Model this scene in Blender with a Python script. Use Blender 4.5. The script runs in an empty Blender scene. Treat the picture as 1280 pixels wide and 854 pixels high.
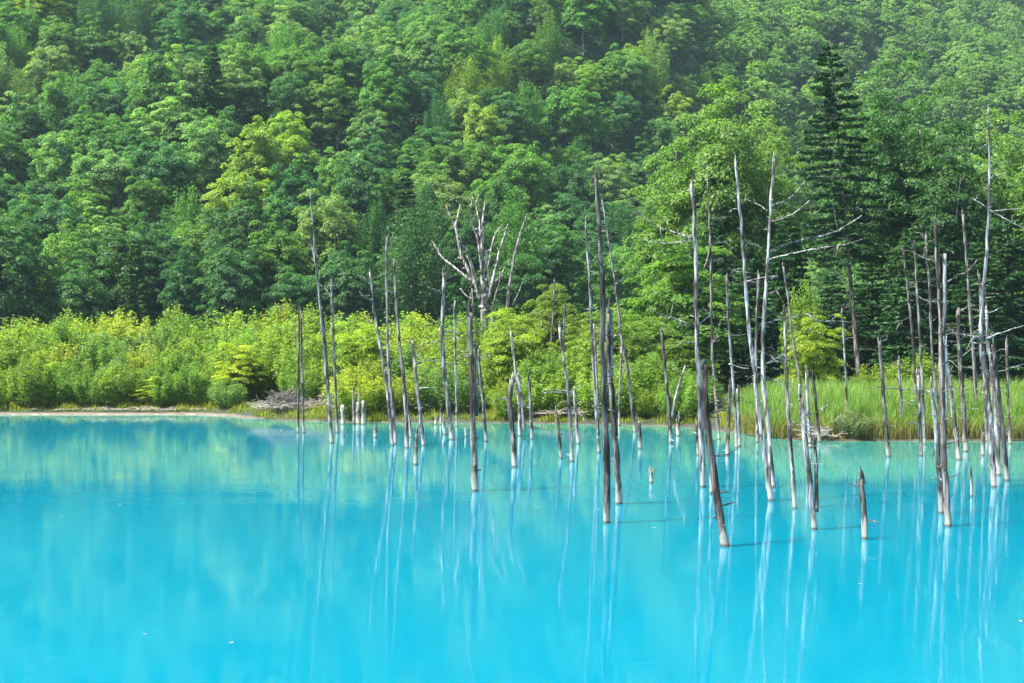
import bpy, math, random
import numpy as np

# ------------------------------------------------------------------ camera, light, exposure
scene = bpy.context.scene
COL = scene.collection
R = math.radians
W0, H0, F, HOR, CAMH = 1280, 854, 1778.0, 430.0, 4.0
cam_d = bpy.data.cameras.new('camera')
cam = bpy.data.objects.new('camera', cam_d)
COL.objects.link(cam)
cam.location = (0, 0, CAMH)
cam.rotation_euler = (R(90), 0, 0)
cam_d.lens = 50.0
cam_d.sensor_width = 36.0
cam_d.shift_y = (HOR - H0 / 2) / W0
cam_d.clip_start = 0.1
cam_d.clip_end = 4000
scene.camera = cam

SUN_EL, SUN_AZ = 57.0, -112.0         # azimuth clockwise from +Y (view direction); negative = left
world = bpy.data.worlds.new('World')
scene.world = world
world.use_nodes = True
wn = world.node_tree
bg = wn.nodes['Background']
sky = wn.nodes.new('ShaderNodeTexSky')
sky.sky_type = 'NISHITA'
sky.sun_disc = False
sky.sun_elevation = R(SUN_EL)
sky.sun_rotation = R(SUN_AZ)
sky.air_density = 1.0
sky.dust_density = 3.0
wn.links.new(sky.outputs['Color'], bg.inputs['Color'])
bg.inputs['Strength'].default_value = 0.15
sun_d = bpy.data.lights.new('sun', 'SUN')
sun_d.energy = 5.0
sun_d.angle = R(0.6)
sun_d.color = (1.0, 0.95, 0.86)
sun = bpy.data.objects.new('sun', sun_d)
COL.objects.link(sun)
sun.rotation_euler = (R(90 - SUN_EL), 0, R(180 - SUN_AZ))
sun.location = (-80, 10, 120)

scene.view_settings.view_transform = 'Standard'
scene.view_settings.look = 'None'
scene.view_settings.gamma = 1
scene.view_settings.use_curve_mapping = False
scene.view_settings.exposure = 1.5
scene.render.engine = 'CYCLES'
cy = scene.cycles
cy.max_bounces = 6
cy.diffuse_bounces = 3
cy.glossy_bounces = 2
cy.transmission_bounces = 3
cy.volume_bounces = 0
cy.caustics_reflective = False
cy.caustics_refractive = False
cy.use_denoising = True
cy.denoising_prefilter = 'ACCURATE'
cy.denoiser = 'OPENIMAGEDENOISE'
cy.sample_clamp_indirect = 6

# ------------------------------------------------------------------ helpers
def px(x, y, Y):
    """the point at depth Y that the photograph's pixel (x, y) looks at"""
    return np.array([(x - 640) / F * Y, Y, CAMH - (y - HOR) / F * Y])

def proj(p):
    return 640 + p[0] / p[1] * F, HOR - (p[2] - CAMH) / p[1] * F

def water_Y(y):
    return CAMH * F / (y - HOR)

def tag(o, label=None, cat=None, group=None, kind=None):
    if label: o['label'] = label
    if cat: o['category'] = cat
    if group: o['group'] = group
    if kind: o['kind'] = kind
    return o

def mesh_np(name, verts, faces, mat, var=None, smooth=False):
    """faces: (N,k) index array"""
    me = bpy.data.meshes.new(name)
    verts = np.asarray(verts, np.float32)
    faces = np.asarray(faces, np.int32)
    n, k = faces.shape
    me.vertices.add(len(verts)); me.vertices.foreach_set('co', verts.ravel())
    me.loops.add(n * k); me.loops.foreach_set('vertex_index', faces.ravel())
    me.polygons.add(n); me.polygons.foreach_set('loop_start', np.arange(n, dtype=np.int32) * k)
    me.update(calc_edges=True)
    if var is not None:
        a = me.attributes.new('var', 'FLOAT', 'FACE')
        a.data.foreach_set('value', np.asarray(var, np.float32))
    if smooth:
        me.polygons.foreach_set('use_smooth', np.ones(n, bool))
    if mat: me.materials.append(mat)
    return me

def obj(name, me, parent=None, loc=None, color=None):
    o = bpy.data.objects.new(name, me)
    COL.objects.link(o)
    if parent is not None: o.parent = parent
    if loc is not None: o.location = [float(v) for v in loc]
    if color is not None: o.color = (*color, 1)
    return o

def empty(name, loc):
    return obj(name, None, None, loc)

class MB:
    """collects tubes (quads) into one mesh"""
    def __init__(self): self.v, self.f, self.n = [], [], 0
    def add(self, v, f):
        self.v.append(np.asarray(v, float)); self.f.append(np.asarray(f, int) + self.n); self.n += len(v)
    def tube(self, pts, rad, seg=8, rough=0.0, rng=None, cap=True):
        pts = np.asarray(pts, float); rad = np.asarray(rad, float)
        m = len(pts)
        d = np.gradient(pts, axis=0)
        d /= np.linalg.norm(d, axis=1)[:, None] + 1e-9
        ref = np.array([0.0, 1.0, 0.0]) if abs(d[:, 1]).mean() < 0.8 else np.array([1.0, 0, 0])
        a = np.cross(d, ref); a /= np.linalg.norm(a, axis=1)[:, None] + 1e-9
        b = np.cross(d, a)
        t = np.arange(seg) * 2 * math.pi / seg
        rr = np.repeat(rad[:, None], seg, 1)
        if rough and rng is not None:
            rr = rr * (1 + rough * rng.standard_normal((m, seg)) + rough * rng.standard_normal((1, seg)))
        v = pts[:, None, :] + rr[:, :, None] * (np.cos(t)[None, :, None] * a[:, None, :] + np.sin(t)[None, :, None] * b[:, None, :])
        v = v.reshape(-1, 3)
        i = np.arange(m - 1)[:, None] * seg; j = np.arange(seg)[None, :]; j2 = (j + 1) % seg
        f = np.stack([i + j, i + j2, i + seg + j2, i + seg + j], -1).reshape(-1, 4)
        if cap:
            e = len(v)
            v = np.vstack([v, pts[0], pts[-1]])
            jj = np.arange(0, seg, 1); s = (jj + 1) % seg
            c0 = np.stack([np.full(seg, e), s, jj, np.full(seg, e)], -1)[:, :3]
            c1 = np.stack([np.full(seg, e + 1), (m - 1) * seg + jj, (m - 1) * seg + s], -1)
            # caps as degenerate-free quads: pair neighbouring wedges
            q = []
            for w, (ring0, centre, flip) in enumerate(((0, e, True), ((m - 1) * seg, e + 1, False))):
                for k in range(0, seg - seg % 2, 2):
                    x0, x1, x2 = ring0 + k, ring0 + (k + 1) % seg, ring0 + (k + 2) % seg
                    q.append([centre, x2, x1, x0] if flip else [centre, x0, x1, x2])
            f = np.vstack([f, np.array(q)])
        self.add(v, f)
    def mesh(self, name, mat, smooth=True):
        return mesh_np(name, np.vstack(self.v), np.vstack(self.f), mat, smooth=smooth)

def unit(v): return v / (np.linalg.norm(v, axis=-1, keepdims=True) + 1e-9)

def leaf_quads(c, nrm, size, rng, aspect=0.6):
    """one rhombic leaf (or leaf spray) per centre"""
    n = len(c)
    t = unit(np.cross(nrm, rng.standard_normal((n, 3))))
    b = np.cross(unit(nrm), t)
    s = np.asarray(size)[:, None]
    fold = unit(nrm) * s * 0.18
    v = np.stack([c - t * s - fold, c - b * s * aspect + fold, c + t * s - fold, c + b * s * aspect + fold], 1)
    return v.reshape(-1, 3)

def leaf_mesh(name, C, N, S, var, mat, rng, aspect=0.6):
    v = leaf_quads(C, N, S, rng, aspect)
    return mesh_np(name, v, np.arange(len(v)).reshape(-1, 4), mat, var=var)

def smooth_line(pts, n):
    """Catmull-Rom through pts, n samples"""
    p = np.asarray(pts, float)
    if len(p) == 2:
        t = np.linspace(0, 1, n)[:, None]
        return p[0] * (1 - t) + p[1] * t
    p = np.vstack([2 * p[0] - p[1], p, 2 * p[-1] - p[-2]])
    k = len(p) - 3
    out = []
    for s in np.linspace(0, k - 1e-6, n):
        i = int(s); u = s - i
        a, b, c, d = p[i:i + 4]
        out.append(0.5 * (2 * b + (c - a) * u + (2 * a - 5 * b + 4 * c - d) * u * u + (3 * b - a - 3 * c + d) * u ** 3))
    return np.array(out)

# ------------------------------------------------------------------ materials
def new_mat(name):
    m = bpy.data.materials.new(name)
    m.use_nodes = True
    nt = m.node_tree
    nt.nodes.clear()
    out = nt.nodes.new('ShaderNodeOutputMaterial')
    return m, nt, out

def N(nt, t, **kw):
    n = nt.nodes.new(t)
    for k, v in kw.items(): setattr(n, k, v)
    return n

def mixcol(nt, fac, a, b, mode='MIX'):
    n = N(nt, 'ShaderNodeMix', data_type='RGBA', blend_type=mode)
    for s, v in ((n.inputs[0], fac), (n.inputs[6], a), (n.inputs[7], b)):
        if isinstance(v, bpy.types.NodeSocket): nt.links.new(v, s)
        else: s.default_value = v
    return n.outputs[2]

def math_n(nt, op, a, b=0.0, clamp=False):
    n = N(nt, 'ShaderNodeMath', operation=op, use_clamp=clamp)
    for s, v in ((n.inputs[0], a), (n.inputs[1], b)):
        if isinstance(v, bpy.types.NodeSocket): nt.links.new(v, s)
        else: s.default_value = v
    return n.outputs[0]

def ramp(nt, fac, stops):
    n = N(nt, 'ShaderNodeValToRGB')
    e = n.color_ramp.elements
    while len(e) < len(stops): e.new(0.5)
    for i, (p, c) in enumerate(stops):
        e[i].position = p; e[i].color = (*c, 1)
    nt.links.new(fac, n.inputs[0])
    return n.outputs[0]

def leaf_material(name, trans=0.48, spread=0.5, rough=0.5, spec=0.25):
    m, nt, out = new_mat(name)
    oi = N(nt, 'ShaderNodeObjectInfo')
    at = N(nt, 'ShaderNodeAttribute', attribute_name='var')
    # leaf-to-leaf variation in brightness and hue, the leaf's own
    k = N(nt, 'ShaderNodeMapRange')
    nt.links.new(at.outputs['Fac'], k.inputs[0])
    k.inputs[3].default_value = 1 - spread; k.inputs[4].default_value = 1 + spread
    comb = N(nt, 'ShaderNodeCombineColor')
    for i in range(3): nt.links.new(k.outputs[0], comb.inputs[i])
    c = mixcol(nt, 1.0, oi.outputs['Color'], comb.outputs[0], 'MULTIPLY')
    warm = mixcol(nt, at.outputs['Fac'], (0.86, 1.0, 1.15, 1), (1.14, 1.0, 0.8, 1))
    c = mixcol(nt, 1.0, c, warm, 'MULTIPLY')
    p = N(nt, 'ShaderNodeBsdfPrincipled')
    nt.links.new(c, p.inputs['Base Color'])
    p.inputs['Roughness'].default_value = rough
    p.inputs['Specular IOR Level'].default_value = spec
    tr = N(nt, 'ShaderNodeBsdfTranslucent')
    tc = mixcol(nt, 1.0, c, (1.15, 1.45, 0.5, 1), 'MULTIPLY')
    nt.links.new(tc, tr.inputs['Color'])
    mx = N(nt, 'ShaderNodeMixShader')
    mx.inputs[0].default_value = trans
    nt.links.new(p.outputs[0], mx.inputs[1]); nt.links.new(tr.outputs[0], mx.inputs[2])
    nt.links.new(mx.outputs[0], out.inputs['Surface'])
    return m

def bark_material(name, dark, mid, pale, waterline=False):
    m, nt, out = new_mat(name)
    tc = N(nt, 'ShaderNodeTexCoord')
    oi = N(nt, 'ShaderNodeObjectInfo')
    mp = N(nt, 'ShaderNodeMapping')
    mp.inputs['Scale'].default_value = (9, 9, 0.9)
    off = N(nt, 'ShaderNodeVectorMath', operation='SCALE')
    off.inputs[0].default_value = (37, 11, 23)
    nt.links.new(oi.outputs['Random'], off.inputs['Scale'])
    add = N(nt, 'ShaderNodeVectorMath', operation='ADD')
    nt.links.new(tc.outputs['Object'], add.inputs[0]); nt.links.new(off.outputs[0], add.inputs[1])
    nt.links.new(add.outputs[0], mp.inputs['Vector'])
    n1 = N(nt, 'ShaderNodeTexNoise'); n1.inputs['Scale'].default_value = 1.6; n1.inputs['Detail'].default_value = 7
    n1.inputs['Roughness'].default_value = 0.65
    nt.links.new(mp.outputs[0], n1.inputs['Vector'])
    c = ramp(nt, n1.outputs['Fac'], [(0.36, dark), (0.5, mid), (0.63, pale)])
    n2 = N(nt, 'ShaderNodeTexNoise'); n2.inputs['Scale'].default_value = 1.1; n2.inputs['Detail'].default_value = 4
    nt.links.new(add.outputs[0], n2.inputs['Vector'])
    mp3 = N(nt, 'ShaderNodeMapping'); mp3.inputs['Scale'].default_value = (5, 5, 1.5)
    nt.links.new(add.outputs[0], mp3.inputs['Vector']); nt.links.new(mp3.outputs[0], n2.inputs['Vector'])
    patch = ramp(nt, n2.outputs['Fac'], [(0.49, (0, 0, 0)), (0.56, (1, 1, 1))])
    c = mixcol(nt, math_n(nt, 'MULTIPLY', patch, 0.9), c, mixcol(nt, 1.0, c, (0.24, 0.205, 0.19, 1), 'MULTIPLY'))
    c = mixcol(nt, 1.0, c, oi.outputs['Color'], 'MULTIPLY')
    if waterline:   # pale mineral crust at the foot and a dark wet ring right at the water
        sp = N(nt, 'ShaderNodeSeparateXYZ'); nt.links.new(tc.outputs['Object'], sp.inputs[0])
        wob = math_n(nt, 'MULTIPLY', math_n(nt, 'SUBTRACT', n1.outputs['Fac'], 0.5), 1.6)
        z = math_n(nt, 'ADD', sp.outputs['Z'], wob)
        k = N(nt, 'ShaderNodeMapRange'); nt.links.new(z, k.inputs[0])
        k.inputs[1].default_value = 0.22; k.inputs[2].default_value = 0.42
        k.inputs[3].default_value = 0.7; k.inputs[4].default_value = 0.0
        c = mixcol(nt, k.outputs[0], c, (0.44, 0.39, 0.33, 1))
        k2 = N(nt, 'ShaderNodeMapRange'); nt.links.new(sp.outputs['Z'], k2.inputs[0])
        k2.inputs[1].default_value = 0.03; k2.inputs[2].default_value = 0.07
        k2.inputs[3].default_value = 0.8; k2.inputs[4].default_value = 0.0
        c = mixcol(nt, k2.outputs[0], c, (0.07, 0.05, 0.035, 1))
    p = N(nt, 'ShaderNodeBsdfPrincipled')
    nt.links.new(c, p.inputs['Base Color'])
    p.inputs['Roughness'].default_value = 0.85
    p.inputs['Specular IOR Level'].default_value = 0.2
    bp = N(nt, 'ShaderNodeBump'); bp.inputs['Strength'].default_value = 0.9; bp.inputs['Distance'].default_value = 0.04
    nt.links.new(n1.outputs['Fac'], bp.inputs['Height']); nt.links.new(bp.outputs[0], p.inputs['Normal'])
    nt.links.new(p.outputs[0], out.inputs['Surface'])
    return m

M_LEAF = leaf_material('broadleaf_leaves')
M_SHRUB = leaf_material('shrub_leaves', trans=0.5, spread=0.32)
M_NEEDLE = leaf_material('conifer_needles', trans=0.2, spread=0.4, rough=0.6)
M_REED = leaf_material('reed_blades', trans=0.45, spread=0.4)
M_DEAD = bark_material('weathered_wood', (0.045, 0.036, 0.030), (0.19, 0.178, 0.168), (0.42, 0.40, 0.385), waterline=True)
M_BARK = bark_material('living_bark', (0.03, 0.025, 0.02), (0.12, 0.105, 0.09), (0.26, 0.24, 0.22))

# ------------------------------------------------------------------ terrain and water
SH = np.array([(-900, 519), (0, 518), (250, 518), (300, 520), (330, 524.5), (400, 526), (460, 528), (560, 527), (650, 528.5),
               (800, 531), (880, 534), (920, 541), (950, 548), (1050, 551), (1280, 551), (1900, 553)])
def shore_Y(u):
    return CAMH * F / (np.interp(640 + u * F, SH[:, 0], SH[:, 1]) - HOR)
HILL0 = np.array([(-2, 135), (-0.36, 135), (-0.15, 142), (0.0, 152), (0.08, 180), (0.15, 225), (0.25, 255), (0.36, 280), (2, 300)])
def ground_z(x, y):
    x = np.asarray(x, float); y = np.asarray(y, float)
    u = np.clip(x / np.maximum(y, 12.0), -2, 2)
    d = y - shore_Y(u)
    # lake bed, low bank, flat
    z = np.where(d < 0, np.maximum(d * 0.22, -2.0), np.minimum(0.06 + d * 0.25, 0.5 + d * 0.004))
    z = np.where(d < 0, z + 0.05, z)
    # the hill
    s = y - np.interp(u, HILL0[:, 0], HILL0[:, 1])
    s = s + 7 * np.sin(x * 0.055 + 1.3) + 5 * np.sin(x * 0.021 - y * 0.013)
    slope = 0.47 + 0.05 * np.sin(x * 0.03 + 0.7) + 0.10 * np.clip(u / 0.3, 0, 1)
    soft = 10.0
    rise = slope * soft * np.log1p(np.exp(np.clip(s / soft, -30, 30)))
    rise = np.where(s / soft > 30, slope * s, rise)
    rise = rise + np.clip(s / 60, 0, 1) * (6 * np.sin(x * 0.045 + y * 0.02) + 4 * np.sin(x * 0.09 - y * 0.05 + 2))
    top = 210.0
    rise = np.where(rise > top, top + (rise - top) * 0.04, rise)
    z = z + np.maximum(rise, 0)
    # sides of the lake and the near bank the camera stands on
    side = np.clip((np.abs(x) - 110) / 14, 0, 1)
    z = np.where(y < 70, np.maximum(z, -2.0 + 3.5 * side), z)
    near = np.clip((9.0 - y) / 6.0, 0, 1)
    z = np.maximum(z, -2.0 + 4.3 * near)
    return z

def gl(parts): return np.unique(np.round(np.concatenate([np.arange(*p) for p in parts]), 3))
gx = gl([(-600, -120, 12), (-120, 120.1, 2.0), (120, 601, 12)])
gy = gl([(-120, 0, 10), (0, 55, 1.5), (55, 90, 0.45), (90, 260, 3), (260, 900.1, 10)])
GX, GY = np.meshgrid(gx, gy)
GZ = ground_z(GX, GY) + 0.03 * np.sin(GX * 2.1) * np.sin(GY * 1.7)
nx, ny = len(gx), len(gy)
ii = np.arange(ny - 1)[:, None] * nx + np.arange(nx - 1)[None, :]
gf = np.stack([ii, ii + 1, ii + nx + 1, ii + nx], -1).reshape(-1, 4)

def ground_material():
    m, nt, out = new_mat('ground_soil')
    g = N(nt, 'ShaderNodeNewGeometry')
    sp = N(nt, 'ShaderNodeSeparateXYZ'); nt.links.new(g.outputs['Position'], sp.inputs[0])
    n1 = N(nt, 'ShaderNodeTexNoise'); n1.inputs['Scale'].default_value = 1.3; n1.inputs['Detail'].default_value = 8
    nt.links.new(g.outputs['Position'], n1.inputs['Vector'])
    soil = ramp(nt, n1.outputs['Fac'], [(0.3, (0.010, 0.020, 0.008)), (0.5, (0.018, 0.035, 0.012)), (0.7, (0.035, 0.05, 0.02))])
    sand = ramp(nt, n1.outputs['Fac'], [(0.3, (0.07, 0.055, 0.04)), (0.55, (0.16, 0.13, 0.10)), (0.75, (0.34, 0.30, 0.25))])
    k = N(nt, 'ShaderNodeMapRange'); nt.links.new(math_n(nt, 'ADD', sp.outputs['Z'], math_n(nt, 'MULTIPLY', n1.outputs['Fac'], 0.25)), k.inputs[0])
    k.inputs[1].default_value = 0.19; k.inputs[2].default_value = 0.24
    mud = ramp(nt, n1.outputs['Fac'], [(0.35, (0.02, 0.016, 0.010)), (0.55, (0.05, 0.042, 0.026)), (0.75, (0.12, 0.10, 0.07))])
    kx = N(nt, 'ShaderNodeMapRange'); nt.links.new(math_n(nt, 'ADD', sp.outputs['X'], math_n(nt, 'MULTIPLY', n1.outputs['Fac'], 6.0)), kx.inputs[0])
    kx.inputs[1].default_value = -14; kx.inputs[2].default_value = -9      # the sandy beach ends where the brushwood begins
    sand = mixcol(nt, kx.outputs[0], sand, mud)
    c = mixcol(nt, k.outputs[0], sand, soil)
    p = N(nt, 'ShaderNodeBsdfPrincipled'); nt.links.new(c, p.inputs['Base Color'])
    p.inputs['Roughness'].default_value = 0.95
    bp = N(nt, 'ShaderNodeBump'); bp.inputs['Strength'].default_value = 0.8; bp.inputs['Distance'].default_value = 0.15
    nt.links.new(n1.outputs['Fac'], bp.inputs['Height']); nt.links.new(bp.outputs[0], p.inputs['Normal'])
    nt.links.new(p.outputs[0], out.inputs['Surface'])
    return m
g = obj('ground', mesh_np('ground', np.stack([GX, GY, GZ], -1).reshape(-1, 3), gf, ground_material(), smooth=True))
tag(g, kind='structure')

def water_material():
    m, nt, out = new_mat('milky_turquoise_water')
    g = N(nt, 'ShaderNodeNewGeometry')
    # broad patches where the suspended mineral is denser
    mp0 = N(nt, 'ShaderNodeMapping'); mp0.inputs['Scale'].default_value = (0.06, 0.035, 1)
    nt.links.new(g.outputs['Position'], mp0.inputs['Vector'])
    n0 = N(nt, 'ShaderNodeTexNoise'); n0.inputs['Scale'].default_value = 1.0; n0.inputs['Detail'].default_value = 3
    nt.links.new(mp0.outputs[0], n0.inputs['Vector'])
    c = ramp(nt, n0.outputs['Fac'], [(0.3, (0.0, 0.142, 0.208)), (0.7, (0.0, 0.166, 0.240))])
    at = N(nt, 'ShaderNodeAttribute', attribute_name='shallow')    # shallower towards the bank: the pale bed shows through
    sh = math_n(nt, 'ADD', at.outputs['Fac'], math_n(nt, 'MULTIPLY', math_n(nt, 'SUBTRACT', n0.outputs['Fac'], 0.5), 0.5), True)
    c = mixcol(nt, math_n(nt, 'MULTIPLY', sh, at.outputs['Fac']), c, (0.040, 0.225, 0.165, 1))
    p = N(nt, 'ShaderNodeBsdfPrincipled')
    nt.links.new(c, p.inputs['Base Color'])
    p.inputs['Roughness'].default_value = 0.022
    p.inputs['IOR'].default_value = 1.33; p.inputs['Specular IOR Level'].default_value = 0.42
    p.inputs['Subsurface Weight'].default_value = 1.0; p.inputs['Subsurface Radius'].default_value = (0.3, 0.8, 1.0); p.inputs['Subsurface Scale'].default_value = 0.9
    # two layers of very small ripples, longer across than along the view
    mp = N(nt, 'ShaderNodeMapping'); mp.inputs['Scale'].default_value = (1.6, 5.0, 1)
    nt.links.new(g.outputs['Position'], mp.inputs['Vector'])
    n1 = N(nt, 'ShaderNodeTexNoise'); n1.inputs['Scale'].default_value = 1.0; n1.inputs['Detail'].default_value = 4
    nt.links.new(mp.outputs[0], n1.inputs['Vector'])
    mp2 = N(nt, 'ShaderNodeMapping'); mp2.inputs['Scale'].default_value = (0.16, 0.34, 1)
    nt.links.new(g.outputs['Position'], mp2.inputs['Vector'])
    n2 = N(nt, 'ShaderNodeTexNoise'); n2.inputs['Scale'].default_value = 1.0; n2.inputs['Detail'].default_value = 2
    nt.links.new(mp2.outputs[0], n2.inputs['Vector'])
    calm = ramp(nt, n2.outputs['Fac'], [(0.35, (0.15, 0.15, 0.15)), (0.65, (1, 1, 1))])
    h = math_n(nt, 'MULTIPLY', n1.outputs['Fac'], calm)
    bp = N(nt, 'ShaderNodeBump'); bp.inputs['Strength'].default_value = 0.4; bp.inputs['Distance'].default_value = 0.009
    nt.links.new(h, bp.inputs['Height']); nt.links.new(bp.outputs[0], p.inputs['Normal'])
    nt.links.new(p.outputs[0], out.inputs['Surface'])
    return m
wx = np.arange(-130, 131, 2.0); wy = np.arange(0, 91, 1.5)
WX, WY = np.meshgrid(wx, wy)
ii = np.arange(len(wy) - 1)[:, None] * len(wx) + np.arange(len(wx) - 1)[None, :]
wf = np.stack([ii, ii + 1, ii + len(wx) + 1, ii + len(wx)], -1).reshape(-1, 4)
wm = mesh_np('pond_water', np.stack([WX, WY, 0 * WX], -1).reshape(-1, 3), wf, water_material())
wu = np.clip(WX / np.maximum(WY, 12), -2, 2)
wd = np.clip(1 + (WY - shore_Y(wu)) / np.interp(wu, [-.2, 0.05, .15], [16, 27, 29]), 0, 1)
a = wm.attributes.new('shallow', 'FLOAT', 'POINT'); a.data.foreach_set('value', wd.astype(np.float32).ravel())
wat = obj('pond_water', wm)
tag(wat, kind='structure')

# ------------------------------------------------------------------ haze
HAZE = 0.00015
bx0, bx1, by0, by1, bz0, bz1 = -610, 610, -125, 905, -4.0, float(GZ.max()) + 30
hv = [(x, y, z) for z in (bz0, bz1) for y in (by0, by1) for x in (bx0, bx1)]
hf = [(0, 2, 3, 1), (4, 5, 7, 6), (0, 1, 5, 4), (2, 6, 7, 3), (0, 4, 6, 2), (1, 3, 7, 5)]
mh, nth, outh = new_mat('forest_haze')
pv = N(nth, 'ShaderNodeVolumePrincipled')
pv.inputs['Color'].default_value = (0.62, 0.92, 1.0, 1)
pv.inputs['Density'].default_value = HAZE
pv.inputs['Anisotropy'].default_value = 0.3
nth.links.new(pv.outputs[0], outh.inputs['Volume'])
hz = obj('haze', mesh_np('haze', hv, hf, mh))
tag(hz, kind='stuff')

# ------------------------------------------------------------------ plant builders
def broadleaf(seed, H, Rr, trunk_h, clumps, per, leaf, flat=0.55, narrow=1.0, trunk_r=0.16, ragged=0.35, open_=0.0, clump_r=0.30):
    """crown mesh + trunk mesh; crown occupies z trunk_h..H"""
    rng = np.random.default_rng(seed)
    zc, hz_ = (trunk_h + H) / 2, (H - trunk_h) / 2
    dirs = unit(rng.standard_normal((clumps * 3, 3)))
    dirs = dirs[dirs[:, 2] > -0.75][:clumps]
    rad = rng.uniform(0.62 - open_, 1.0, len(dirs)) * (1 + ragged * (rng.random(len(dirs)) - 0.55))
    # crowns are lopsided: a slow wobble by direction
    ph = rng.uniform(0, 6.28, 3)
    ang = np.arctan2(dirs[:, 1], dirs[:, 0])
    rad *= 1 + 0.16 * np.sin(2 * ang + ph[0]) + 0.14 * np.sin(3 * ang + ph[1] + dirs[:, 2] * 2)
    cc = dirs * rad[:, None] * np.array([Rr * narrow, Rr * narrow, hz_]) + np.array([0, 0, zc])
    cr = Rr * clump_r * rng.uniform(0.6, 1.35, len(cc))
    Cs, Ns, Ss, Vs = [], [], [], []
    for c, r, dv in zip(cc, cr, dirs):
        n = int(per * rng.uniform(0.7, 1.3) * (r / (Rr * clump_r)) ** 1.5) + 8
        q = unit(rng.standard_normal((n, 3)))
        q[:, 2] = np.where(q[:, 2] < -0.2, -q[:, 2], q[:, 2])
        rr = r * rng.uniform(0.45, 1.05, n) ** 0.6
        tilt = dv * np.array([0.35, 0.35, 0])
        p = q * rr[:, None]
        p[:, 2] *= flat
        p[:, 2] -= (p[:, 0] * tilt[0] + p[:, 1] * tilt[1]) * 0.9   # sprays droop outwards
        Cs.append(c + p)
        Ns.append(unit(q * 0.7 + dv * 0.4 + np.array([0, 0, 0.5]) + 0.55 * rng.standard_normal((n, 3))))
        Ss.append(leaf * rng.uniform(0.6, 1.35, n))
        Vs.append(np.clip(rng.normal(0.5, 0.22, n) + rng.normal(0, 0.12), 0, 1))
    C, Nn, S, V = np.vstack(Cs), np.vstack(Ns), np.concatenate(Ss), np.concatenate(Vs)
    lo, hi = C[:, 2].min(), C[:, 2].max()
    C[:, 2] = lo + (C[:, 2] - lo) * (H - lo) / (hi - lo)
    crown = leaf_mesh('crown', C, Nn, S, V, M_LEAF, rng)
    mb = MB()
    lean = rng.normal(0, 0.02 * H, 2)
    base = np.array([0, 0, -0.4]); tip = np.array([lean[0], lean[1], trunk_h + (H - trunk_h) * 0.72])
    line = smooth_line([base, base * 0.6 + tip * 0.4 + np.append(rng.normal(0, 0.15, 2), 0), tip], 10)
    mb.tube(line, trunk_r * np.linspace(1.15, 0.3, 10), 7, 0.05, rng)
    idx = rng.choice(len(cc), min(len(cc), 14), replace=False)
    for i in idx:
        t = rng.uniform(0.35, 0.85)
        s = line[int(t * 9)]
        e = cc[i]
        midp = (s + e) / 2 + np.array([0, 0, 0.08 * np.linalg.norm(e - s)])
        mb.tube(smooth_line([s, midp, e], 5), trunk_r * 0.38 * np.linspace(1, 0.3, 5), 5)
    return crown, mb.mesh('trunk', M_BARK)

def conifer(seed, H, Rr, bare, whorls, per, leaf, droop=0.25, sparse=1.0, trunk_r=0.2, bend=(0, 0), width=0.30):
    rng = np.random.default_rng(seed)
    def axis(z):
        t = z / H
        return np.array([bend[0] * t, bend[1] * t, z])
    Cs, Ns, Ss, Vs = [], [], [], []
    mb = MB()
    zz = np.linspace(-0.4, H, 22)
    mb.tube(np.array([axis(z) for z in zz]), trunk_r * np.linspace(1.1, 0.12, 22), 8, 0.04, rng)
    for w in range(whorls):
        t = (w + rng.uniform(-0.3, 0.3)) / whorls
        t = min(max(t, 0), 0.985)
        z = bare + (H - bare) * t
        env = Rr * (1 - t) ** 0.8 * (0.62 + 0.38 * min(1, t * 5))
        nb = rng.integers(4, 7)
        a0 = rng.uniform(0, 6.28)
        for b in range(nb):
            if rng.random() > sparse: continue
            a = a0 + b * 6.283 / nb + rng.normal(0, 0.25)
            L = env * rng.uniform(0.65, 1.15) + 0.25
            d = np.array([math.cos(a), math.sin(a), 0])
            s = np.linspace(0, 1, 7)
            up = 0.25 * t
            pts = axis(z) + d * (L * s)[:, None] + np.array([0, 0, 1.0]) * (L * (up * s - droop * s ** 2 + 0.5 * droop * s ** 3))[:, None]
            mb.tube(pts, (0.012 + 0.012 * L) * np.linspace(1, 0.25, 7), 4, cap=False)
            n = int(per * L)
            k = rng.uniform(0.15, 1.02, n) ** 0.8
            side = np.array([-d[1], d[0], 0])
            wdt = width * L * (1.08 - k) * rng.uniform(-1, 1, n)
            P = axis(z) + d * (L * k)[:, None] + side * wdt[:, None]
            P[:, 2] += L * (up * k - droop * k ** 2 + 0.5 * droop * k ** 3) + rng.normal(-0.04, 0.06, n) - np.abs(wdt) * 0.25
            Cs.append(P)
            Ns.append(unit(np.array([0, 0, 1.0]) + 0.45 * rng.standard_normal((n, 3))))
            Ss.append(leaf * rng.uniform(0.6, 1.3, n))
            Vs.append(np.clip(rng.normal(0.5, 0.2, n), 0, 1))
    crown = leaf_mesh('crown', np.vstack(Cs), np.vstack(Ns), np.concatenate(Ss), np.concatenate(Vs), M_NEEDLE, rng, 0.4)
    return crown, mb.mesh('trunk', M_BARK)

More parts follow.
